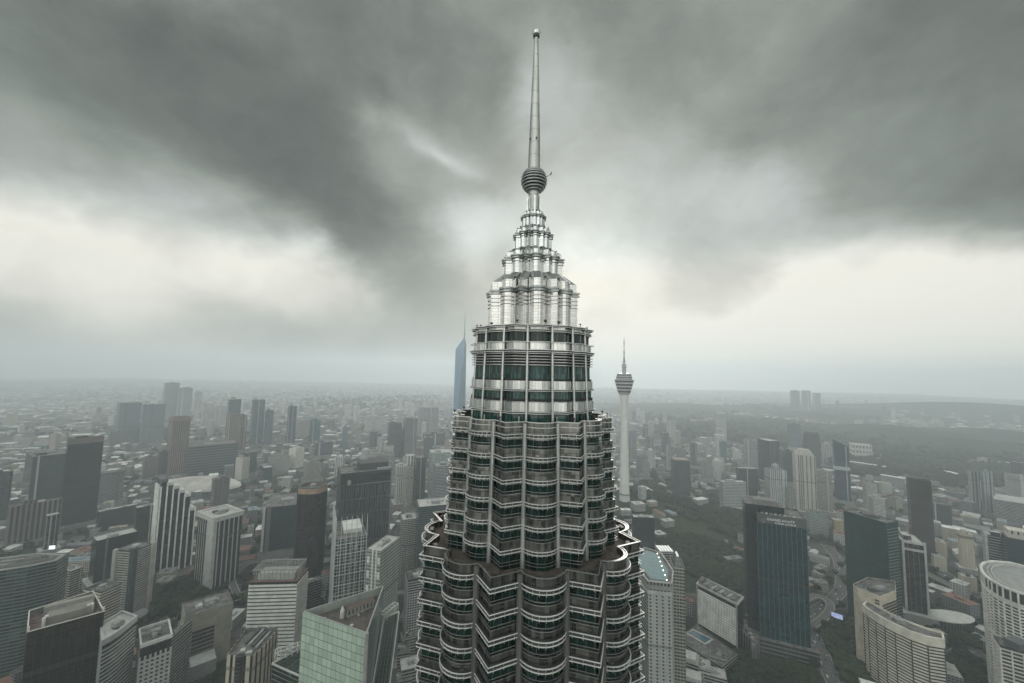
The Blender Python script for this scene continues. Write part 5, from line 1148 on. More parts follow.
for k in range(9):
    p = Vector(P[0]) + e * L * (.12 + .095 * k) + D * .12; b = MB(); b.box((p.x, p.y, z - 2.4), (L * .06, 1.0, 3.2), rz_); b.build('roof_beam', M_ROOFL if k % 2 else M_PLANT, root)
Dn = D.normalized(); q0 = Vector(P[0]) - e * 13 + Dn * 12
bk = [q0, q0 + e * (L * .84), q0 + e * (L * .84) + Dn * 26, q0 + Dn * 26]
b = MB(); b.prism([tuple(x) for x in bk], 0, z + 8, 0, True, mt=1); b.build('rear_block', [curtain((.014, .020, .022), (.02, .028, .03)), M_ROOF], root)
b = MB(); q = [q0 + e * L * .2 + Dn * 3, q0 + e * L * .70 + Dn * 3, q0 + e * L * .70 + Dn * 20, q0 + e * L * .2 + Dn * 20]; b.prism([tuple(x) for x in q], z + 7, z + 14.5, 0); b.build('plant_room', pm((.15, .145, .14)), root)
let = pm((.85, .86, .85), .5)
def sign(txt, s0, zz, size, parent):
    c = bpy.data.curves.new('sign_letters', 'FONT'); c.body = txt; c.size = size; c.extrude = .08; c.space_character = 1.08
    o_ = bpy.data.objects.new('tmp', c); COL.objects.link(o_)
    dg_ = bpy.context.evaluated_depsgraph_get(); me = bpy.data.meshes.new_from_object(o_.evaluated_get(dg_)); bpy.data.objects.remove(o_)
    me.materials.clear(); me.materials.append(let)
    p = Vector(P[0]) + e * L * s0 + n * .62
    m_ = Matrix.Translation((p.x, p.y, zz)) @ Matrix.Rotation(rz_, 4, 'Z') @ Matrix.Rotation(math.pi / 2, 4, 'X')
    me.transform(m_); o = bpy.data.objects.new('sign_letters', me); COL.objects.link(o); o.parent = parent; return o
sign('GRAND HYATT', .20, z - 7.4, 4.3, root); sign('KUALA LUMPUR', .37, z - 10.8, 3.1, root)
b = MB(); p = Vector(P[0]) + e * L * .12 + n * .62
for k in range(3):
    s_ = p + e * (k * 1.5 - 1.5); b.bar((*s_, z - 10.8), (*(s_ + e * .4), z - 4.6 - abs(k - 1)), .8, .12)
b.bar((*(p - e * 2.4), z - 11), (*(p + e * 2.6), z - 11), .6, .12); b.build('emblem', pm((.42, .46, .45)), root)
cp = [gp(u, v, 22) for u, v in ((738, 627), (751, 640), (752, 650), (760, 640), (752, 622), (742, 618))]
tower('hotel_annex', 'pale curved podium wing at the left foot of the dark green glass tower', 'podium wing', 'the curved podium wing', [(p.x, p.y) for p in cp], 22, rib((.27, .27, .255), (.05, .05, .05), 5, (.3, 1)), M_ROOF, plant=2)
# teal tower with banded side
root, P, z, _ = B(OT, 'broad dark teal glass tower with a ribbed darker right end', 'office tower', 'the broad teal tower', 844, 886.5, 898, 523, vb=640, a=62, wall=curtain((.010, .050, .048), (.020, .058, .056), 4, 1.8, var=.22), plant=5, plantm=M_PLANTD)
e = Vector(P[1]) - Vector(P[0]); n = Vector((e.y, -e.x)).normalized(); Lx = e.length
for k in range(int((z - 10) / 4.4)):
    p = Vector(P[0]) + e * .5 + n * .1; b = MB(); b.box((p.x, p.y, 6 + k * 4.4), (Lx * .96, .8, 1.3), math.atan2(e.y, e.x), bottom=True); b.build('floor_band', pm((.10, .13, .125)), root)
root, P, z, _ = B(OT, 'slim black glass tower held in a thick white frame beside the broad teal tower', 'office tower', 'the white framed tower', 893, 902, 925, 541, vb=622, a=14, dep=20, wall=rib((.12, .13, .13), (.016, .019, .022), 6.0, (.10, 1)), roofm=M_ROOFL, plant=2)
e = Vector(P[1]) - Vector(P[0]); L = e.length; n = Vector((e.y, -e.x)).normalized(); rz_ = math.atan2(e.y, e.x); wf = pm((.42, .42, .405))
for s_ in (.03, .97):
    p = Vector(P[0]) + e * s_ + n * .8; b = MB(); b.box((p.x, p.y, 0), (L * .09, 2.2, z + 3), rz_); b.build('frame_post', wf, root)
for zz in (z - 1.5, z - 12, 14):
    p = Vector(P[0]) + e * .5 + n * .75; b = MB(); b.box((p.x, p.y, zz), (L * .86, 2.0, 3.2), rz_, bottom=True); b.build('frame_beam', wf, root)
p = Vector(P[0]) + e * -.12 + (Vector(P[3]) - Vector(P[0])) * .5; b = MB(); b.box((p.x, p.y, 0), (L * .16, 12, z + 1), rz_); b.build('rear_pier', pm((.33, .33, .32)), root)
# cream hotel: tower and curved slab
hc = [gp(u, v, 96) for u, v in ((853, 584), (858, 588), (880, 596.5), (896, 590.5), (895, 581), (868, 577))]
root, P, z, _ = tower('hotel_tower', 'cream hotel tower with a plain left wall and balconied corner behind the curved slab', 'hotel', 'the cream hotel tower', [(p.x, p.y) for p in hc], 96, pm((.54, .475, .375)), M_ROOF, plant=8, parapet=2.6)
e = Vector(P[3]) - Vector(P[2])
for k in range(22):
    b = MB(); zz = 8 + k * 3.55; n = Vector((e.y, -e.x)).normalized(); p = Vector(P[2]) + e * .55 + n * .15
    b.box((p.x, p.y, zz), (e.length * .86, 1.0, 1.9), math.atan2(e.y, e.x), bottom=True); b.build('window_band', curtain((.02, .02, .02)), root)
for i0, i1 in ((1, 2),):
    e = Vector(P[i1]) - Vector(P[i0]); n = Vector((e.y, -e.x)).normalized()
    for k in range(24):
        p = Vector(P[i0]) + e * .86 + n * .1; b = MB(); b.box((p.x, p.y, 7 + k * 3.55), (e.length * .2, .8, 1.8), math.atan2(e.y, e.x), bottom=True); b.build('window_band', curtain((.02, .02, .02)), root)
ft = [(863.5, 604.5), (868, 608.5), (876, 613.5), (885, 618.8), (895, 623.8), (911, 631), (927, 636.3), (943.5, 639)]
bkk = [(942, 632.5), (926, 628), (906, 620.5), (888, 612), (875, 604.5), (868, 600)]
zc = 84.0
cs = [gp(u, v, zc) for u, v in ft] + [gp(u, v, zc) for u, v in bkk]
root, P, z, _ = tower('hotel_slab', 'curved cream hotel slab with rows of dark windows and a deep blank top band', 'hotel', 'the curved cream hotel slab', [(p.x, p.y) for p in cs], zc, curtain((.022, .021, .02), (.035, .033, .03)), M_ROOF, plant=9, parapet=1.6,
      bands=(4, 3.35, 1.6, .7, zc - 11), bandm=pm((.60, .555, .475)), piers=(22, .8, 1.0, 0, zc - 9), pierm=pm((.05, .048, .045)))  # these thin dark strips are coloured as shaded upright recesses
b = MB(); b.ring(inset(P, -1.0), inset(P, .6), z - 9.5, z + .3, 0); b.build('top_band', pm((.60, .555, .475)), root)
# white round tower at the right edge
ring_pts = [gp(u, v, 146) for u, v in ((981, 566), (981.5, 570), (985, 575.5), (992, 581), (1003, 587), (1018, 592.5), (1036, 597), (1058, 599), (1075, 590), (1062, 577), (1035, 569), (1010, 563), (993, 561.5), (984, 563))]
root, P, z, _ = tower('apartment_tower', 'white round fronted tower ringed by balcony lines, right edge', 'apartment tower', 'the white round tower', [(p.x, p.y) for p in ring_pts], 146, curtain((.032, .034, .034), (.06, .06, .06)), pm((.26, .26, .25)), parapet=1.0,
      bands=(4, 3.3, 1.25, .6, 130), bandm=pm((.66, .645, .60)), piers=(7, 1.1, .9, 0, 145), pierm=pm((.62, .61, .57)))
wh = pm((.56, .545, .51))
b = MB(); b.ring(inset(P, -1.2), inset(P, 1.2), z - .8, z + 1.2, 0); b.build('roof_rim', wh, root)
b = MB(); b.ring(inset(P, -1.1), inset(P, .4), z - 15.5, z - 11.5, 0, False); b.build('collar', wh, root)
b = MB(); b.ring(inset(P, -1.0), inset(P, .4), z - 58, z - 54.5, 0, False); b.build('collar', wh, root)
b = MB(); b.ring(inset(P, 4.5), inset(P, 5.3), z - 1, z - .1, 0); b.ring(inset(P, 7.5), inset(P, 8.3), z - 1, z + .3, 0); b.build('roof_track', pm((.45, .44, .42)), root)
root, P, z, _ = B(AT, 'smaller white balconied tower in front of the white round tower, bottom right', 'apartment tower', 'the smaller white balconied tower', 994, 1000, 1046, 645, z=112, a=12, wall=curtain((.032, .034, .034), (.06, .06, .06)), roofm=M_ROOF, plant=4, bands=lambda z: (3, 3.4, 1.3, .6), bandm=pm((.50, .485, .45)), piers=(7, 1.0, .9, 0, 110), pierm=pm((.52, .50, .47)))
b = MB(); p = Vector(P[0]) + (Vector(P[1]) - Vector(P[0])) * .45 + (Vector(P[3]) - Vector(P[0])) * .4; b.box((p.x, p.y, z - 1), (16, 11, 7), .2); b.build('penthouse', pm((.08, .085, .09)), root)
# teal block with pale box top
root, P, z, _ = B(OT, 'dark teal office with a pale box on its roof at the right edge', 'office tower', 'the teal office with the pale box', 1001, 1006, 1060, 537, z=130, a=10, wall=curtain((.012, .032, .038), (.03, .05, .055)), plant=2)
b = MB(); q = inset(P, 3); b.prism(q, z - 1.3, z + 11, 0, True, mt=1); b.build('roof_box', [facade((.44, .41, .36), (.05, .05, .05), 11, 6, (.3, .75), (.5, .85)), pm((.48, .45, .40))], root)
root, P, z, _ = B(OT, 'white framed grid wing joined to the teal office at its left', 'office tower', 'the white framed grid wing', 982, 985, 1008, 534, z=120, a=8, dep=20, wall=curtain((.03, .04, .045)), roofm=M_ROOFL, bands=lambda z: (4, 4.2, 1.0, .4), bandm=pm((.34, .35, .34)))
for s_ in (.04, .96):
    e = Vector(P[1]) - Vector(P[0]); n = Vector((e.y, -e.x)).normalized(); p = Vector(P[0]) + e * s_ + n * .5; b = MB(); b.box((p.x, p.y, 0), (2.6, 1.6, z + 1.5), math.atan2(e.y, e.x)); b.build('frame_post', pm((.46, .46, .44)), root)
# small cream houses right
for (ul, us, ur, vt, vb, lab) in ((931, 934, 947, 541, 556, 'upper one of two plain cream blocks left of the cream lettered tower'), (931, 934, 946.5, 556, 570, 'lower one of two plain cream blocks left of the cream lettered tower'), (957, 960, 973.5, 533, 572, 'cream slab with a brown crown right of the two plain cream blocks'), (958, 962, 977, 576, 590, 'small cream villa with a grey roof below the brown crowned cream slab')):
    root, P, z, _ = B('apartment_block', lab, 'apartment block', lab, ul, us, ur, vt, vb=vb, a=16, wall=facade((.45, .40, .31), (.33, .29, .23), 5, 4, (.3, .7), (.3, .7), .2, .6), roofm=M_ROOFL, plant=2)
    if vt == 533:
        b = MB(); b.ring(inset(P, -.5), inset(P, .6), z - 9, z - 4, 0, False); b.build('crown_band', pm((.16, .12, .09)), root)
# oval white roof
g = gp(949, 615.5, 16); o = empty('arena', (g.x, g.y, 0)); tag(o, 'low round building under a flat white oval roof, right of the curved hotel slab', 'arena')
el_ = [(34 * math.cos(2 * math.pi * i / 32), 17 * math.sin(2 * math.pi * i / 32)) for i in range(32)]
b = MB(); b.prism(inset(el_, 3), 0, 14, 0, False, smooth=True); b.build('wall', rib((.10, .10, .095), (.04, .04, .04), 4, (.3, 1)), o)
b = MB(); b.prism(el_, 14, 15.4, 0, True, True); b.build('roof', pm((.48, .47, .44)), o)
LAND.append(('arena', (932, 606, 968, 640), g.length, 'the oval white roof', [(g.x + x, g.y + y) for x, y in el_[::4]], o))
# stadium roof left
g = gp(200, 482, 26); o = empty('stadium', (g.x, g.y, 0)); tag(o, 'pale domed stadium roof beyond the stepped striped tower', 'stadium')
b = MB()
for k in range(6):
    t0, t1 = math.pi / 2 * k / 6, math.pi / 2 * (k + 1) / 6
    for i in range(28):
        a0, a1 = 2 * math.pi * i / 28, 2 * math.pi * (i + 1) / 28; f = lambda a, t: (118 * math.cos(a) * math.cos(t), 62 * math.sin(a) * math.cos(t), 14 + 26 * math.sin(t))
        b.quad([f(a0, t0), f(a1, t0), f(a1, t1), f(a0, t1)], None, 0, True)
b.build('roof', mat('fabric_roof', (.44, .41, .37), .7, var=.25, scale=.03), o)
b = MB(); b.prism([(116 * math.cos(2 * math.pi * i / 28), 60 * math.sin(2 * math.pi * i / 28)) for i in range(28)], 0, 15, 0, False); b.build('wall', band((.2, .2, .2)), o)
LAND.append(('stadium', (172, 470, 228, 515), g.length, 'the domed stadium roof', [(g.x - 118, g.y - 62), (g.x + 118, g.y - 62), (g.x + 118, g.y + 62), (g.x - 118, g.y + 62)], o))
# LED billboard on the right
p = gp(837, 615, 14); o = empty('billboard', (p.x, p.y, 0)); tag(o, 'bright blue white advertising screen by the road between the two hotels', 'billboard')
b = MB(); b.box((0, 0, 9), (14.4, .9, 7.6), -.75, bottom=True); b.build('screen', facade((.25, .3, .4), (.3, .35, .5), 5, 6, (.1, .9), (.1, .9)), o)
b = MB(); b.box((-.35, -.38, 9.6), (13, .5, 6.4), -.75, bottom=True); b.build('lit_face', mat('lit_screen_blue', (.4, .45, .6), .5, var=.6, scale=.2, emit=((.50, .58, 1.0), .55)), o)
b = MB(); b.box((0, .4, 0), (3, 1.5, 9), -.75); b.build('post', M_PLANTD, o)
# ------------------------------------------------------------------ hills, woods, roads
def leaf_mat(name, c0, c1, sc=.5):
    m = bpy.data.materials.new(name); m.use_nodes = True; n = m.node_tree; b = n.nodes['Principled BSDF']
    tcn = n.nodes.new('ShaderNodeTexCoord'); ob = S(n, tcn.outputs['Object'])
    a = noise_tex(n, ob, sc, 4, .65); g = noise_tex(n, ob, sc * .05, 3, .5)
    c = mixc(n, a.smooth(.35, .68), c0, c1); c = mixc(n, g.smooth(.35, .65) * .5, c, (.045, .06, .03))
    n.links.new(c.s, b.inputs['Base Color']); b.inputs['Roughness'].default_value = .9; b.inputs['Specular IOR Level'].default_value = .15
    return m
M_LEAF = leaf_mat('leaves', (.008, .015, .008), (.032, .046, .021))
M_WOOD = leaf_mat('wood_canopy', (.006, .012, .008), (.030, .043, .021), .16)
M_BARK = mat('bark', (.06, .045, .035), .9)
def hill(name, cx, cy_, rx, ry, h, rot=0, n=40, m=None):
    """a low mound of terrain"""
    b = MB(); co, si = math.cos(rot), math.sin(rot); N = []
    for i in range(n + 1):
        row = []
        for j in range(n + 1):
            x, y = (i / n * 2 - 1) * 2.2, (j / n * 2 - 1) * 2.2
            r2 = x * x + y * y; zz = h * (math.exp(-r2) - math.exp(-4.84)) * (1 + .25 * noise.noise((x * 1.7 + cx, y * 1.7, 3)))
            edge = max(0, min(1, (2.2 - max(abs(x), abs(y))) / .5)); X, Y = x * rx, y * ry
            row.append((cx + X * co - Y * si, cy_ + X * si + Y * co, zz * edge - 1.2 + min(1, 1.2 * edge) * 1.0))
        N.append(row)
    for i in range(n):
        for j in range(n): b.quad([N[i][j], N[i + 1][j], N[i + 1][j + 1], N[i][j + 1]], None, 0, True)
    return tag(b.build(name, m or M_WOOD, weld=True), kind='structure')
hill('hill', KLT.x, KLT.y + 20, 190, 190, 53)
R3 = random.Random(77)
# far ridges: (pixel column range, row of the top, distance)
def ridge(u, dist, top, rx, ry):
    d = hdir(u, 400); hill('hills', d.x * dist, d.y * dist, rx, ry, top, math.atan2(d.y, d.x) - math.pi / 2, 44)
ridge(985, 6600, 150, 1300, 600); ridge(1060, 6700, 160, 1100, 600); ridge(905, 6900, 95, 700, 380)
ridge(900, 3700, 70, 520, 330); ridge(960, 3300, 55, 420, 300); ridge(810, 4700, 60, 480, 280); ridge(690, 5000, 60, 900, 330); ridge(640, 4300, 55, 500, 300)
ridge(740, 4100, 40, 420, 240); ridge(870, 5600, 70, 500, 300); ridge(1010, 4200, 60, 500, 300)
# woods: canopies as bumpy masses of crowns
ico = bmesh.new(); bmesh.ops.create_icosphere(ico, subdivisions=2, radius=1.0); IV = [v.co.copy() for v in ico.verts]; IF = [[v.index for v in f.verts] for f in ico.faces]; ico.free()
ico = bmesh.new(); bmesh.ops.create_icosphere(ico, subdivisions=1, radius=1.0); IV1 = [v.co.copy() for v in ico.verts]; IF1 = [[v.index for v in f.verts] for f in ico.faces]; ico.free()
def clump(vs_, fs, x, y, z, r, hgt, rnd_, fine_=True):
    V, Fc = (IV, IF) if fine_ else (IV1, IF1); o = len(vs_); k = rnd_.uniform(0, 50)
    for v in V:
        d = 1 + .42 * noise.noise(v * 1.9 + Vector((k, k * .7, 0))) + .22 * noise.noise(v * 4.5 + Vector((k, 3, k)))
        vs_.append((x + v.x * r * d, y + v.y * r * d, z + v.z * hgt * d))
    fs.extend([[i + o for i in f] for f in Fc])
def woods(label_name, pts, m=M_WOOD, fine_=True):
    vs_, fs = [], []
    for (x, y, z, r) in pts: clump(vs_, fs, x, y, z, r, r * R3.uniform(.7, 1.0), R3, fine_)
    me = bpy.data.meshes.new(label_name); me.from_pydata(vs_, [], fs); me.materials.append(m)
    o = bpy.data.objects.new(label_name, me); COL.objects.link(o); tag(o, kind='stuff'); return o
def blocked(x, y, mar=4):
    for L in LAND:
        P = L[4]; n = len(P); ins = True; cx, cy_ = centroid(P); rad = max(math.dist(p, (cx, cy_)) for p in P) + mar
        if (x - cx) ** 2 + (y - cy_) ** 2 > rad * rad: continue
        for i in range(n):
            a, b = P[i], P[(i + 1) % n]; l = math.dist(a, b) or 1
            if ((b[0] - a[0]) * (y - a[1]) - (b[1] - a[1]) * (x - a[0])) / l < -mar: ins = False; break
        if ins: return True
    return False
def hz(x, y):
    r2 = ((x - KLT.x) / 190) ** 2 + ((y - KLT.y - 20) / 190) ** 2
    return max(0, 53 * (math.exp(-r2) - .01)) if r2 < 4 else 0
def inpoly(u, v, poly):
    c = False; n = len(poly)
    for i in range(n):
        (x1, y1), (x2, y2) = poly[i], poly[(i + 1) % n]
        if (y1 > v) != (y2 > v) and u < (x2 - x1) * (v - y1) / (y2 - y1) + x1: c = not c
    return c
def fill(region, n, r0, r1, grow=1.0):
    """scatter crowns over a ground area bounded by pixel corners"""
    us = [p[0] for p in region]; vs_ = [p[1] for p in region]; out = []
    G = [gp(u, v) for u, v in region]; gp_ = [(g.x, g.y) for g in G]
    x0, x1, y0, y1 = min(p[0] for p in gp_), max(p[0] for p in gp_), min(p[1] for p in gp_), max(p[1] for p in gp_)
    t = 0
    while len(out) < n and t < n * 30:
        t += 1; x, y = R3.uniform(x0, x1), R3.uniform(y0, y1)
        if not inpoly(x, y, gp_) or blocked(x, y, 6) or near_road(x, y): continue
        r = R3.uniform(r0, r1); out.append((x, y, hz(x, y) + r * .75, r))
    return out
ROADS = []
def near_road(x, y, m=3):
    for (pts, w) in ROADS:
        for i in range(len(pts) - 1):
            a, b = pts[i], pts[i + 1]; d = b - a; l2 = d.length_squared
            t = max(0, min(1, ((x - a.x) * d.x + (y - a.y) * d.y) / l2)); 
            if (x - a.x - d.x * t) ** 2 + (y - a.y - d.y * t) ** 2 < (w / 2 + m) ** 2: return True
    return False
def asphalt():
    m = bpy.data.materials.new('asphalt'); m.use_nodes = True; n = m.node_tree; b = n.nodes['Principled BSDF']
    tcn = n.nodes.new('ShaderNodeTexCoord'); sp = n.nodes.new('ShaderNodeSeparateXYZ'); n.links.new(tcn.outputs['UV'], sp.inputs[0]); U, V = S(n, sp.outputs[0]), S(n, sp.outputs[1])
    ns = noise_tex(n, S(n, tcn.outputs['Object']), .08, 5, .6)
    c = mixc(n, ns, (.055, .055, .054), (.10, .098, .094))
    lane = (V / 3.5).fract(); ln = lane.lt(.05) * (U / 9).fract().lt(.5)
    c = mixc(n, ln, c, (.55, .55, .52)); n.links.new(c.s, b.inputs['Base Color']); b.inputs['Roughness'].default_value = .85
    return m
M_ASPH = asphalt(); M_KERB = mat('kerb_concrete', (.26, .255, .24), .9)
def smooth_path(pts, n=8):
    out = []
    for i in range(len(pts) - 1):
        p0, p1, p2, p3 = pts[max(0, i - 1)], pts[i], pts[i + 1], pts[min(len(pts) - 1, i + 2)]
        for k in range(n):
            t = k / n; out.append(.5 * ((2 * p1) + (p2 - p0) * t + (2 * p0 - 5 * p1 + 4 * p2 - p3) * t * t + (3 * p1 - p0 - 3 * p2 + p3) * t ** 3))
    out.append(pts[-1]); return out
LIFT = [0]
def road(px, w, z=None, name='road'):
    zz = .05 + LIFT[0] * .012 if z is None else z; LIFT[0] += 1
    pts = smooth_path([Vector((gp(u, v, zz).x, gp(u, v, zz).y)) for u, v in px]); ROADS.append((pts, w))
    b, kb = MB(), MB(); u = 0; sides = []
    for i, p in enumerate(pts):
        d = (pts[min(i + 1, len(pts) - 1)] - pts[max(i - 1, 0)]).normalized(); nrm = Vector((-d.y, d.x)); sides.append((p - nrm * w / 2, p + nrm * w / 2, p - nrm * (w / 2 + 1.2), p + nrm * (w / 2 + 1.2)))
    for i in range(len(pts) - 1):
        L = (pts[i + 1] - pts[i]).length; a, c = sides[i], sides[i + 1]
        b.quad([(*a[0], zz), (*c[0], zz), (*c[1], zz), (*a[1], zz)], [(u, 0), (u + L, 0), (u + L, w), (u, w)]); u += L
        kh = .14 if z is None else .9
        for s0, s1 in ((2, 0), (1, 3)):
            q = [a[s0], c[s0], c[s1], a[s1]]
            kb.quad([(*p, zz + kh) for p in q]); kb.quad([(*q[0], zz - .3), (*q[1], zz - .3), (*q[1], zz + kh), (*q[0], zz + kh)]); kb.quad([(*q[2], zz - .3), (*q[3], zz - .3), (*q[3], zz + kh), (*q[2], zz + kh)])
        if z is not None:
            kb.quad([(*a[2], zz - 2), (*c[2], zz - 2), (*c[2], zz), (*a[2], zz)]); kb.quad([(*c[3], zz - 2), (*a[3], zz - 2), (*a[3], zz), (*c[3], zz)])
    tag(b.build(name, M_ASPH), kind='structure'); tag(kb.build('kerb' if z is None else 'road_edge', M_KERB), kind='structure')
    if z is not None:
        for i in range(2, len(pts) - 1, 5):
            pb = MB(); pb.lathe((pts[i].x, pts[i].y), [(1.3, 0), (1.3, z - .1)], 10); tag(pb.build('bridge_pier', M_KERB), kind='structure')
    return pts
RD = {}
RD['a'] = road([(870, 760), (838, 690), (822, 655), (811, 628), (815, 612), (832, 600), (842, 585), (838, 560), (826, 545)], 17)
RD['b'] = road([(1010, 640), (985, 603), (960, 584), (935, 567), (905, 548), (880, 536)], 20)
RD['c'] = road([(100, 660), (150, 628), (200, 606), (246, 588), (290, 566), (300, 548)], 16)
RD['d'] = road([(240, 600), (232, 580), (244, 565), (262, 560), (290, 556)], 9, 9.0)
RD['e'] = road([(812, 626), (826, 616), (830, 604), (818, 596), (805, 600)], 9, 8.0)
RD['f'] = road([(150, 612), (175, 598), (205, 592), (240, 586)], 10)
RD['g'] = road([(680, 545), (705, 540), (735, 545), (750, 552)], 8)
RD['h'] = road([(940, 660), (975, 650), (1000, 700)], 12)
RD['i'] = road([(960, 590), (930, 575), (905, 562)], 9, 8.5)

W_ = []
W_ += fill([(626, 512), (634, 500), (660, 503), (700, 508), (760, 520), (760, 545), (748, 545), (716, 538), (690, 531), (655, 522)], 800, 3.8, 8.5)
W_ += fill([(640, 506), (632, 490), (650, 478), (690, 495), (720, 506), (748, 505), (750, 516), (700, 512)], 800, 3.8, 8.5)
W_ += fill([(655, 545), (700, 545), (750, 552), (752, 600), (740, 640), (700, 580), (672, 572)], 1000, 3.2, 7.5)
W_ += fill([(810, 640), (818, 612), (850, 618), (868, 640), (868, 690), (838, 690)], 330, 3.2, 6.5)
W_ += fill([(738, 640), (730, 690), (790, 700), (760, 650)], 120, 4, 7)
W_ += fill([(925, 595), (975, 600), (990, 640), (985, 690), (950, 690), (945, 640), (905, 605)], 330, 3.2, 6.5)
W_ += fill([(150, 590), (200, 578), (215, 600), (190, 606), (150, 620)], 110, 5, 8.5)
W_ += fill([(300, 590), (335, 580), (340, 620), (310, 640)], 60, 4, 8)
W_ += fill([(716, 652), (760, 655), (815, 668), (815, 692), (700, 692), (735, 665)], 260, 3.2, 6.5)
W_ += fill([(184, 680), (230, 664), (226, 700), (180, 700)], 60, 3, 5)
W_ += fill([(905, 600), (935, 600), (930, 630), (900, 615)], 60, 3, 6)
woods('trees_canopy', W_)
W3 = []
RW = random.Random(8)
RD['j'] = road([(-20, 428), (40, 421), (80, 416.5), (118, 413)], 34); RD['k'] = road([(-20, 446), (50, 436), (120, 428), (175, 426)], 26); RD['l'] = road([(236, 478), (290, 462), (345, 450), (400, 446)], 22)
RD['m'] = road([(640, 486), (690, 476), (740, 474), (790, 480)], 20); RD['n'] = road([(-20, 470), (60, 458), (130, 452), (190, 450)], 20)
while len(W3) < 2600:
    r = RW.uniform(750, 3800); d = hdir(RW.uniform(-20, 1044), 420); x, y = d.x * r, d.y * r
    if noise.noise((x * .004, y * .004, 9)) < .02 or (r < 2200 and blocked(x, y, 5)) or (x - TX) ** 2 + (y - TY) ** 2 < 25000: continue
    for q in range(3): s_ = RW.uniform(3.5, 7.5) * (1 + r / 6000); W3.append((x + RW.gauss(0, 12), y + RW.gauss(0, 12), s_ * .7, s_))
woods('town_trees', W3, M_WOOD, False)
W2 = []
for (reg, n) in (([(830, 462), (905, 462), (985, 470), (1040, 470), (1040, 488), (960, 492), (905, 475), (848, 476)], 700), ([(640, 428), (760, 420), (850, 430), (900, 440), (1040, 450), (1040, 468), (900, 460), (760, 445), (660, 436)], 1700),
                 ([(640, 412), (760, 405), (880, 415), (880, 425), (760, 415), (650, 425)], 700), ([(300, 400), (440, 396), (440, 405), (310, 410)], 300)):
    W2 += fill(reg, n, 12, 26)
woods('far_woods', W2, M_WOOD, False)

# ------------------------------------------------------------------ single trees: four kinds, copied
def make_tree(seed, h, r):
    rd_ = random.Random(seed); root = empty('tree')
    b = MB(); b.lathe((0, 0), [(.42, 0), (.26, h * .45), (.14, h * .62)], 8)
    for k in range(5):
        a = 2.4 * k + seed; z0 = h * (.36 + .05 * k); b.bar((0, 0, z0), (r * .55 * math.cos(a), r * .55 * math.sin(a), z0 + h * .22), .16)
    b.build('trunk', M_BARK, root)
    vs_, fs = [], []
    for k in range(11):
        a, q = rd_.uniform(0, 6.28), r * .62 * math.sqrt(rd_.random()); clump(vs_, fs, q * math.cos(a), q * math.sin(a), h * rd_.uniform(.52, .88), r * rd_.uniform(.28, .46), r * rd_.uniform(.24, .40), rd_)
    for k in range(260):
        a, q, zz = rd_.uniform(0, 6.28), r * rd_.uniform(.55, 1.02), h * rd_.uniform(.45, 1.02); q *= math.sqrt(max(.05, 1 - ((zz / h - .70) / .36) ** 2)); s_ = rd_.uniform(.25, .55); o = len(vs_); c = Vector((q * math.cos(a), q * math.sin(a), zz))
        for _ in range(3): vs_.append(c + Vector((rd_.uniform(-s_, s_), rd_.uniform(-s_, s_), rd_.uniform(-s_, s_))))
        fs.append([o, o + 1, o + 2])
    me = bpy.data.meshes.new('crown'); me.from_pydata([tuple(v) for v in vs_], [], fs); me.materials.append(M_LEAF)
    o = bpy.data.objects.new('crown', me); COL.objects.link(o); o.parent = root; return root
protos = [make_tree(s_, h, r) for s_, h, r in ((1, 13, 6.5), (2, 16, 6.0), (3, 10, 5.5), (4, 18, 8.0))]
used = [False] * 4
def copy_tree(o, parent=None):
    c = o.copy(); COL.objects.link(c)
    if parent: c.parent = parent
    for ch in o.children: copy_tree(ch, c)
    return c
def place_tree(x, y, k, s_, label, group):
    if used[k]: o = copy_tree(protos[k])
    else: o = protos[k]; used[k] = True
    o.location = (x, y, hz(x, y) - .1); o.rotation_euler = (0, 0, R3.uniform(0, 6.28)); o.scale = (s_, s_, s_ * R3.uniform(.9, 1.1)); tag(o, label, 'tree', group)
for key, n, lab in (('a', 34, 'street tree along the curving road below the dark green glass tower'), ('b', 30, 'street tree along the wide road behind the curved cream hotel'), ('c', 40, 'street tree beside the broad road left of the white banded tower'),
                    ('f', 16, 'tree on the side road under the stepped striped tower'), ('h', 12, 'tree beside the lane left of the white round tower')):
    pts = RD[key]; w = [r for r in ROADS if r[0] is pts][0][1]
    c = 0
    for t in range(n * 6):
        if c >= n: break
        i = R3.randrange(len(pts) - 1); p = pts[i].lerp(pts[i + 1], R3.random()); d = (pts[i + 1] - pts[i]).normalized(); q = p + Vector((-d.y, d.x)) * R3.choice((-1, 1)) * (w / 2 + R3.uniform(5, 12))
        if blocked(q.x, q.y, 5) or near_road(q.x, q.y, 1): continue
        place_tree(q.x, q.y, R3.randrange(4), R3.uniform(.7, 1.1), lab, lab.replace('street tree', 'street trees').replace('tree ', 'trees ', 1)); c += 1
for (u, v, s_, lab) in ((197.5, 606, 1.75, 'big round dark tree standing free at the foot of the ribbed hotel'), (170, 596, 1.2, 'bushy tree in front of the stepped striped tower'), (232, 606, 1.0, 'small tree by the roadside right of the ribbed hotel'), (152, 622, 1.1, 'tree at the right foot of the twin faced balcony flats'), (870, 606, 1.1, 'tree in the gap between the teal tower and the cream hotel'), (930, 600, 1.2, 'tree left of the oval white roof'), (972, 612, 1.1, 'tree right of the oval white roof')):
    g = gp(u, v); place_tree(g.x, g.y, 3, s_, lab, None)

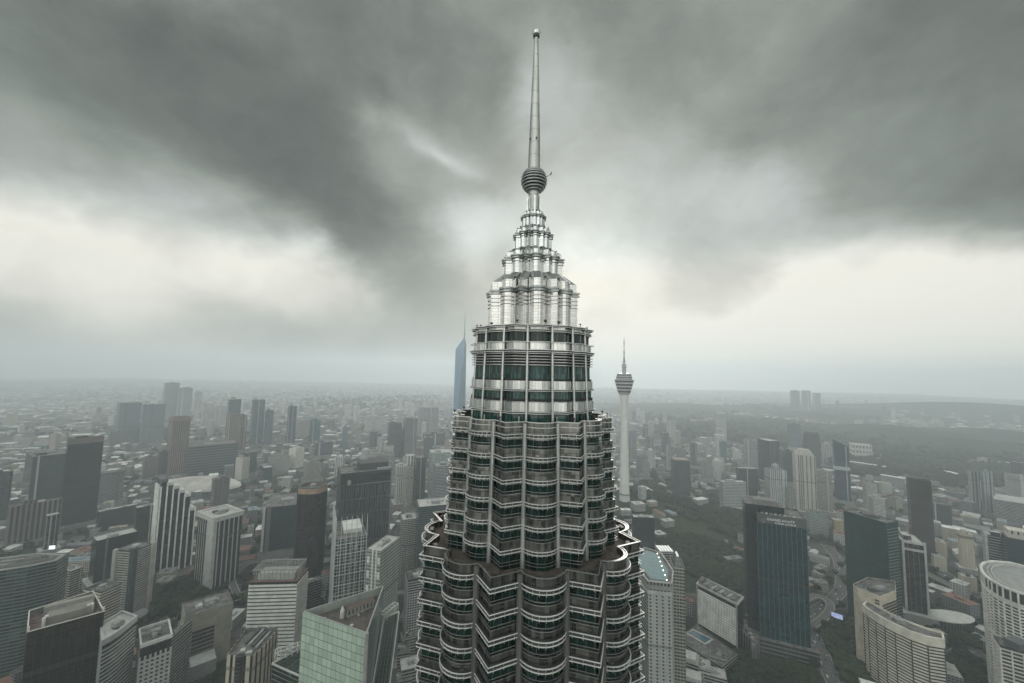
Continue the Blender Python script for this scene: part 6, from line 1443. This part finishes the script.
# ------------------------------------------------------------------ cars
CARM = [mat('car_paint', c, .35, var=0) for c in ((.62, .62, .62), (.04, .04, .045), (.30, .31, .32), (.35, .04, .035), (.05, .08, .18), (.70, .69, .66))]
M_CG = mat('car_glass', (.015, .018, .02), .1, var=0); M_TY = mat('tyre', (.02, .02, .02), .8, var=0)
def make_car(i):
    root = empty('car'); b = MB()
    pr = [(-2.2, .35), (2.2, .35), (2.25, .75), (1.2, .92), (.6, 1.42), (-1.3, 1.45), (-2.1, .95), (-2.2, .8)]
    for s_ in (-.85, .85): b.quad([(x, s_, z) for x, z in (pr if s_ < 0 else pr[::-1])])
    for k in range(len(pr)):
        (x0, z0), (x1, z1) = pr[k], pr[(k + 1) % len(pr)]; b.quad([(x0, .85, z0), (x1, .85, z1), (x1, -.85, z1), (x0, -.85, z0)])
    b.build('body', CARM[i], root)
    b = MB(); b.quad([(1.17, -.72, .98), (1.17, .72, .98), (.66, .70, 1.39), (.66, -.70, 1.39)]); b.quad([(-2.08, .72, 1.0), (-2.08, -.72, 1.0), (-1.36, -.7, 1.42), (-1.36, .7, 1.42)]); b.build('window', M_CG, root)
    for x in (-1.35, 1.35):
        for y in (-.8, .8): b = MB(); b.bar((x, y - .12, .33), (x, y + .12, .33), .62); b.build('wheel', M_TY, root)
    return root
CP = [make_car(i) for i in range(6)]; cu = [False] * 6; CN = ('silver', 'black', 'grey', 'red', 'dark blue', 'white')
for key, n, where in (('a', 60, 'in traffic on the curving road below the dark green glass tower'), ('b', 20, 'on the wide road behind the curved cream hotel'), ('c', 45, 'on the broad road left of the white banded tower'), ('h', 5, 'on the lane left of the white round tower')):
    pts = RD[key]; w = [r for r in ROADS if r[0] is pts][0][1]; got = []
    for t in range(n * 8):
        if len(got) >= n: break
        i = R3.randrange(len(pts) - 1); p = pts[i].lerp(pts[i + 1], R3.random()); d = (pts[i + 1] - pts[i]).normalized(); ln_ = R3.choice((-1.5, -.5, .5, 1.5)) * 3.5; q = p + Vector((-d.y, d.x)) * ln_
        if any((q - g).length < 7 for g in got): continue
        got.append(q); k = R3.choice((0, 0, 1, 2, 3, 4, 5, 5)); o = copy_tree(CP[k]) if cu[k] else CP[k]; cu[k] = True
        o.location = (q.x, q.y, .12); o.rotation_euler = (0, 0, math.atan2(d.y, d.x) + (math.pi if ln_ > 0 else 0)); tag(o, CN[k] + ' car ' + where, 'car', CN[k] + ' cars ' + where)
for k in range(6):
    if not cu[k]: [bpy.data.objects.remove(c) for c in list(CP[k].children)]; bpy.data.objects.remove(CP[k])

# ------------------------------------------------------------------ low town: the nearest blocks one by one, the rest as one carpet
ROOFC = [('grey', (.20, .20, .195)), ('pale', (.44, .435, .415)), ('white', (.70, .69, .66)), ('red brown', (.20, .105, .08)), ('dark', (.085, .085, .085)), ('sand', (.33, .29, .23)), ('blue grey', (.20, .24, .26))]
ROOFM = [mat('town_roof', c, .88, var=.2, scale=.1) for _, c in ROOFC]
WALLM = [grid(c, (.06, .062, .065), 3.2, 3.2, (.35, .8)) if False else facade(c, (.06, .062, .065), 3.2, 3.4, (.3, .8), (.15, .85), .4) for c in ((.34, .33, .31), (.46, .45, .42), (.25, .24, .23), (.38, .33, .27), (.17, .175, .18))]
def house(b, x, y, w, d, h, rz, gable, wi, ri, z0=0):
    hx, hy = w / 2, d / 2; co, si = math.cos(rz), math.sin(rz); T = lambda a, c, z: (x + a * co - c * si, y + a * si + c * co, z)
    poly = [T(-hx, -hy, 0)[:2], T(hx, -hy, 0)[:2], T(hx, hy, 0)[:2], T(-hx, hy, 0)[:2]]
    b.prism(poly, z0, z0 + h, wi, not gable, mt=ri)
    if gable:
        r = min(w, d) * .22; o_ = .6
        if w >= d: a, c = T(-hx, 0, z0 + h + r), T(hx, 0, z0 + h + r); A, B_2, C_2, D_ = T(-hx, -hy - o_, z0 + h - .3), T(hx, -hy - o_, z0 + h - .3), T(hx, hy + o_, z0 + h - .3), T(-hx, hy + o_, z0 + h - .3)
        else: a, c = T(0, hy, z0 + h + r), T(0, -hy, z0 + h + r); A, B_2, C_2, D_ = T(-hx - o_, hy, z0 + h - .3), T(-hx - o_, -hy, z0 + h - .3), T(hx + o_, -hy, z0 + h - .3), T(hx + o_, hy, z0 + h - .3)
        b.quad([A, B_2, c, a], None, ri); b.quad([C_2, D_, a, c], None, ri); b.quad([B_2, C_2, c], None, wi); b.quad([D_, A, a], None, wi)
    elif h > 9:
        b.box((x, y, z0 + h), (w * .3, d * .3, 2.4), rz, ri)
RL = random.Random(99)
GREEN = [[(gp(u, v).x, gp(u, v).y) for u, v in reg] for reg in (
    [(655, 545), (750, 548), (752, 600), (740, 640), (672, 572)], [(626, 512), (632, 488), (660, 490), (760, 510), (760, 545), (655, 522)], [(830, 464), (905, 464), (985, 470), (1040, 472), (1040, 486), (960, 490), (905, 475), (848, 474)],
    [(640, 430), (760, 422), (850, 432), (1040, 455), (1040, 466), (900, 458), (760, 443), (660, 434)], [(810, 640), (818, 612), (850, 618), (868, 640), (868, 690), (838, 690)], [(640, 410), (760, 405), (880, 414), (880, 424), (760, 414), (650, 424)])]
cand = []
for k in range(17500):
    u = RL.uniform(-30, 1054); r = RL.uniform(640, 10900) if RL.random() < .78 else RL.uniform(640, 2600)
    d = hdir(u, 420); x, y = d.x * r, d.y * r
    if y < 250: continue
    if any(inpoly(x, y, g) for g in GREEN) and RL.random() < .97: continue
    cl = noise.noise((x * .0011, y * .0011, 5)); 
    if cl < -.28 and RL.random() < .75: continue
    if (x - TX) ** 2 + (y - TY) ** 2 < 160 ** 2: continue
    big_ = RL.random() < .10
    g = 1 + r / 5200
    w, d_ = RL.uniform(10, 34) * g * (1.7 if big_ else 1), RL.uniform(9, 20) * g * (1.6 if big_ else 1)
    h = RL.uniform(5, 14) if RL.random() < .8 else RL.uniform(14, 34)
    if r > 4000 and RL.random() < .03: h = RL.uniform(35, 75); w *= .7
    gr = noise.noise((x * .0016, y * .0016, 1)) * 1.6
    cand.append((r, x, y, w, d_, h, gr + RL.choice((0, math.pi / 2)) + RL.gauss(0, .06), u))
cand.sort()
ok = []
cell = {}
for c in cand:
    r, x, y, w, d_, h, rz, u = c
    if 2300 < r < 6500 and any(near_road(x, y, 12) for _ in (0,)): continue
    if r < 3500:
        if blocked(x, y, max(w, d_) * .62 + 2) or near_road(x, y, max(w, d_) * .6): continue
        rad = math.hypot(w, d_) * .46; key = (int(x // 60), int(y // 60)); hit = False
        for i in (-1, 0, 1):
            for j in (-1, 0, 1):
                for (x2, y2, r2) in cell.get((key[0] + i, key[1] + j), ()):
                    if (x - x2) ** 2 + (y - y2) ** 2 < (rad + r2) ** 2: hit = True
        if hit: continue
        cell.setdefault(key, []).append((x, y, rad))
    ok.append(c)
SIDE = (('left of', 'right of'), ('in front of', 'behind'))
# scattered mid-rise towers of the hazy distance, each a thing of its own
RT = random.Random(31); TW = []
for k in range(400):
    if len(TW) >= 95: break
    zone = RT.choices(((330, 450, 1500, 4200), (628, 735, 1500, 3600), (0, 330, 2400, 6500), (640, 1020, 5200, 8200), (735, 1020, 1500, 3000)), (3, 4, 3, 4, 2))[0]
    u = RT.uniform(zone[0], zone[1]); r = RT.uniform(zone[2], zone[3]); d = hdir(u, 420); x, y = d.x * r, d.y * r
    if blocked(x, y, 25) or any(inpoly(x, y, g) for g in GREEN) or any((x - a) ** 2 + (y - b_) ** 2 < 70 ** 2 for a, b_ in TW): continue
    h = RT.uniform(45, 105) * (1.15 if r > 5000 else 1); w = RT.uniform(18, 34); dd = RT.uniform(16, 26)
    if proj((x, y, h))[1] < 392: h = 60
    TW.append((x, y)); pu, pv = proj((x, y, h))
    ci = RT.choices(range(6), (4, 3, 2, 2, 1.5, 1.5))[0]; cn, cw, cg = (('white', (.56, .555, .53), (.15, .15, .15)), ('pale grey', (.36, .365, .36), (.11, .12, .12)), ('beige', (.42, .37, .31), (.12, .11, .10)), ('dark glass', (.07, .08, .085), (.05, .06, .065)), ('pinkish', (.40, .31, .28), (.13, .11, .11)), ('teal', (.10, .17, .17), (.06, .10, .105)))[ci]
    best = min((L for L in LAND if L[2] < 6000 and len(L[3].split()) < 9), key=lambda L: math.hypot(pu - (L[1][0] + L[1][2]) / 2, 1.5 * (pv - L[1][1])))
    dxp = pu - (best[1][0] + best[1][2]) / 2
    lab = ' '.join((('slim ' if w < 22 else ('broad ' if w > 30 else '')) + cn + ' tower in the ' + ('far ' if r > 3500 else '') + 'haze ' + ('right of ' if dxp > 6 else ('left of ' if dxp < -6 else 'beyond ')) + best[3]).split()[:16])
    rz = RT.uniform(-.5, .5); co, si = math.cos(rz), math.sin(rz); P = [(a * co - c * si, a * si + c * co) for a, c in ((-w / 2, -dd / 2), (w / 2, -dd / 2), (w / 2, dd / 2), (-w / 2, dd / 2))]
    o = empty('apartment_tower', (x, y, 0)); tag(o, lab, 'tower', lab.replace('tower', 'towers', 1))
    b = MB(); b.prism(P, 0, h, 0, True, mt=1); b.build('wall', [facade(cw, cg, 3.3, 3.6, (.3, .8), (.15, .85), .4) if RT.random() < .6 else rib(cw, cg, 6, (.5, 1)), ROOFM[RT.choice((0, 1, 4))]], o)
    b = MB(); b.box((0, 0, h), (w * .45, dd * .5, RT.uniform(3, 8)), rz); b.build('roof_plant', pm(cw), o)
single = 0; carpet = MB(); RI = random.Random(12)
for c in ok:
    r, x, y, w, d_, h, rz, u = c
    ri = RI.choices(range(7), (5, 4, 2.2, 2.2, 2, 1.5, 1.5) if (u > 420 or r < 1500) else (2, 5, 7, 1.2, .3, 2.5, 1.0))[0]; wi = RI.randrange(5); gable = RI.random() < (.45 if h < 12 else .05) and max(w, d_) < 45
    if r > 4200: ri = RI.choices(range(7), (2, 6, 7, 1, .2, 2, .8))[0]; wi = RI.choice((0, 1, 1, 1, 3))  # far walls and roofs picked paler, standing in for whitening by haze
    pu, pv = proj((x, y, h)); vis = -5 < pu < 1029 and pv < 690
    pr_ = sorted(L for L in ((abs(pu - (L[1][0] + L[1][2]) / 2) + 2.0 * abs(pv - L[1][3]), L) for L in LAND if L[2] < 4000 and -20 < L[1][0] < 1030) ) if False else None
    hid = any(L[2] < r and L[1][0] < pu < L[1][2] and L[1][1] < pv < L[1][3] for L in LAND) or (418 < pu < 640 and pv > 330 and (pv > 545 or 445 < pu < 615))
    if single < 285 and vis and not hid:
        best = min((L for L in LAND if L[2] < 5000), key=lambda L: math.hypot(pu - (L[1][0] + L[1][2]) / 2, 1.5 * (pv - (L[1][3] - 6))))
        dxp = pu - (best[1][0] + best[1][2]) / 2
        side = ('right of ' if dxp > 0 else 'left of ') if abs(dxp) > 9 else ('beyond ' if r > best[2] else 'in front of ')
        kind_ = 'house' if (gable and max(w, d_) < 24) else ('shed' if gable else ('flats block' if h > 14 else 'low block'))
        size = 'long ' if max(w, d_) > 30 else ('small ' if max(w, d_) < 16 else '')
        lab = (size + ROOFC[ri][0] + ' roofed ' + kind_ + ' ' + side + best[3]); lab = ' '.join(lab.split()[:16])
        b = MB(); house(b, 0, 0, w, d_, h, rz, gable, 0, 1)
        o = b.build({'house': 'house', 'shed': 'warehouse', 'flats block': 'apartment_block', 'low block': 'low_rise_block'}[kind_], [WALLM[wi], ROOFM[ri]], None, (x, y, hz(x, y)))
        tag(o, lab, kind_, lab.replace('house', 'houses', 1).replace('shed', 'sheds', 1).replace('block ', 'blocks ', 1)); single += 1
    else:
        house(carpet, x, y, w, d_, h, rz, gable, wi, 5 + ri, hz(x, y))
tag(carpet.build('distant_low_town', WALLM + ROOFM), kind='stuff')
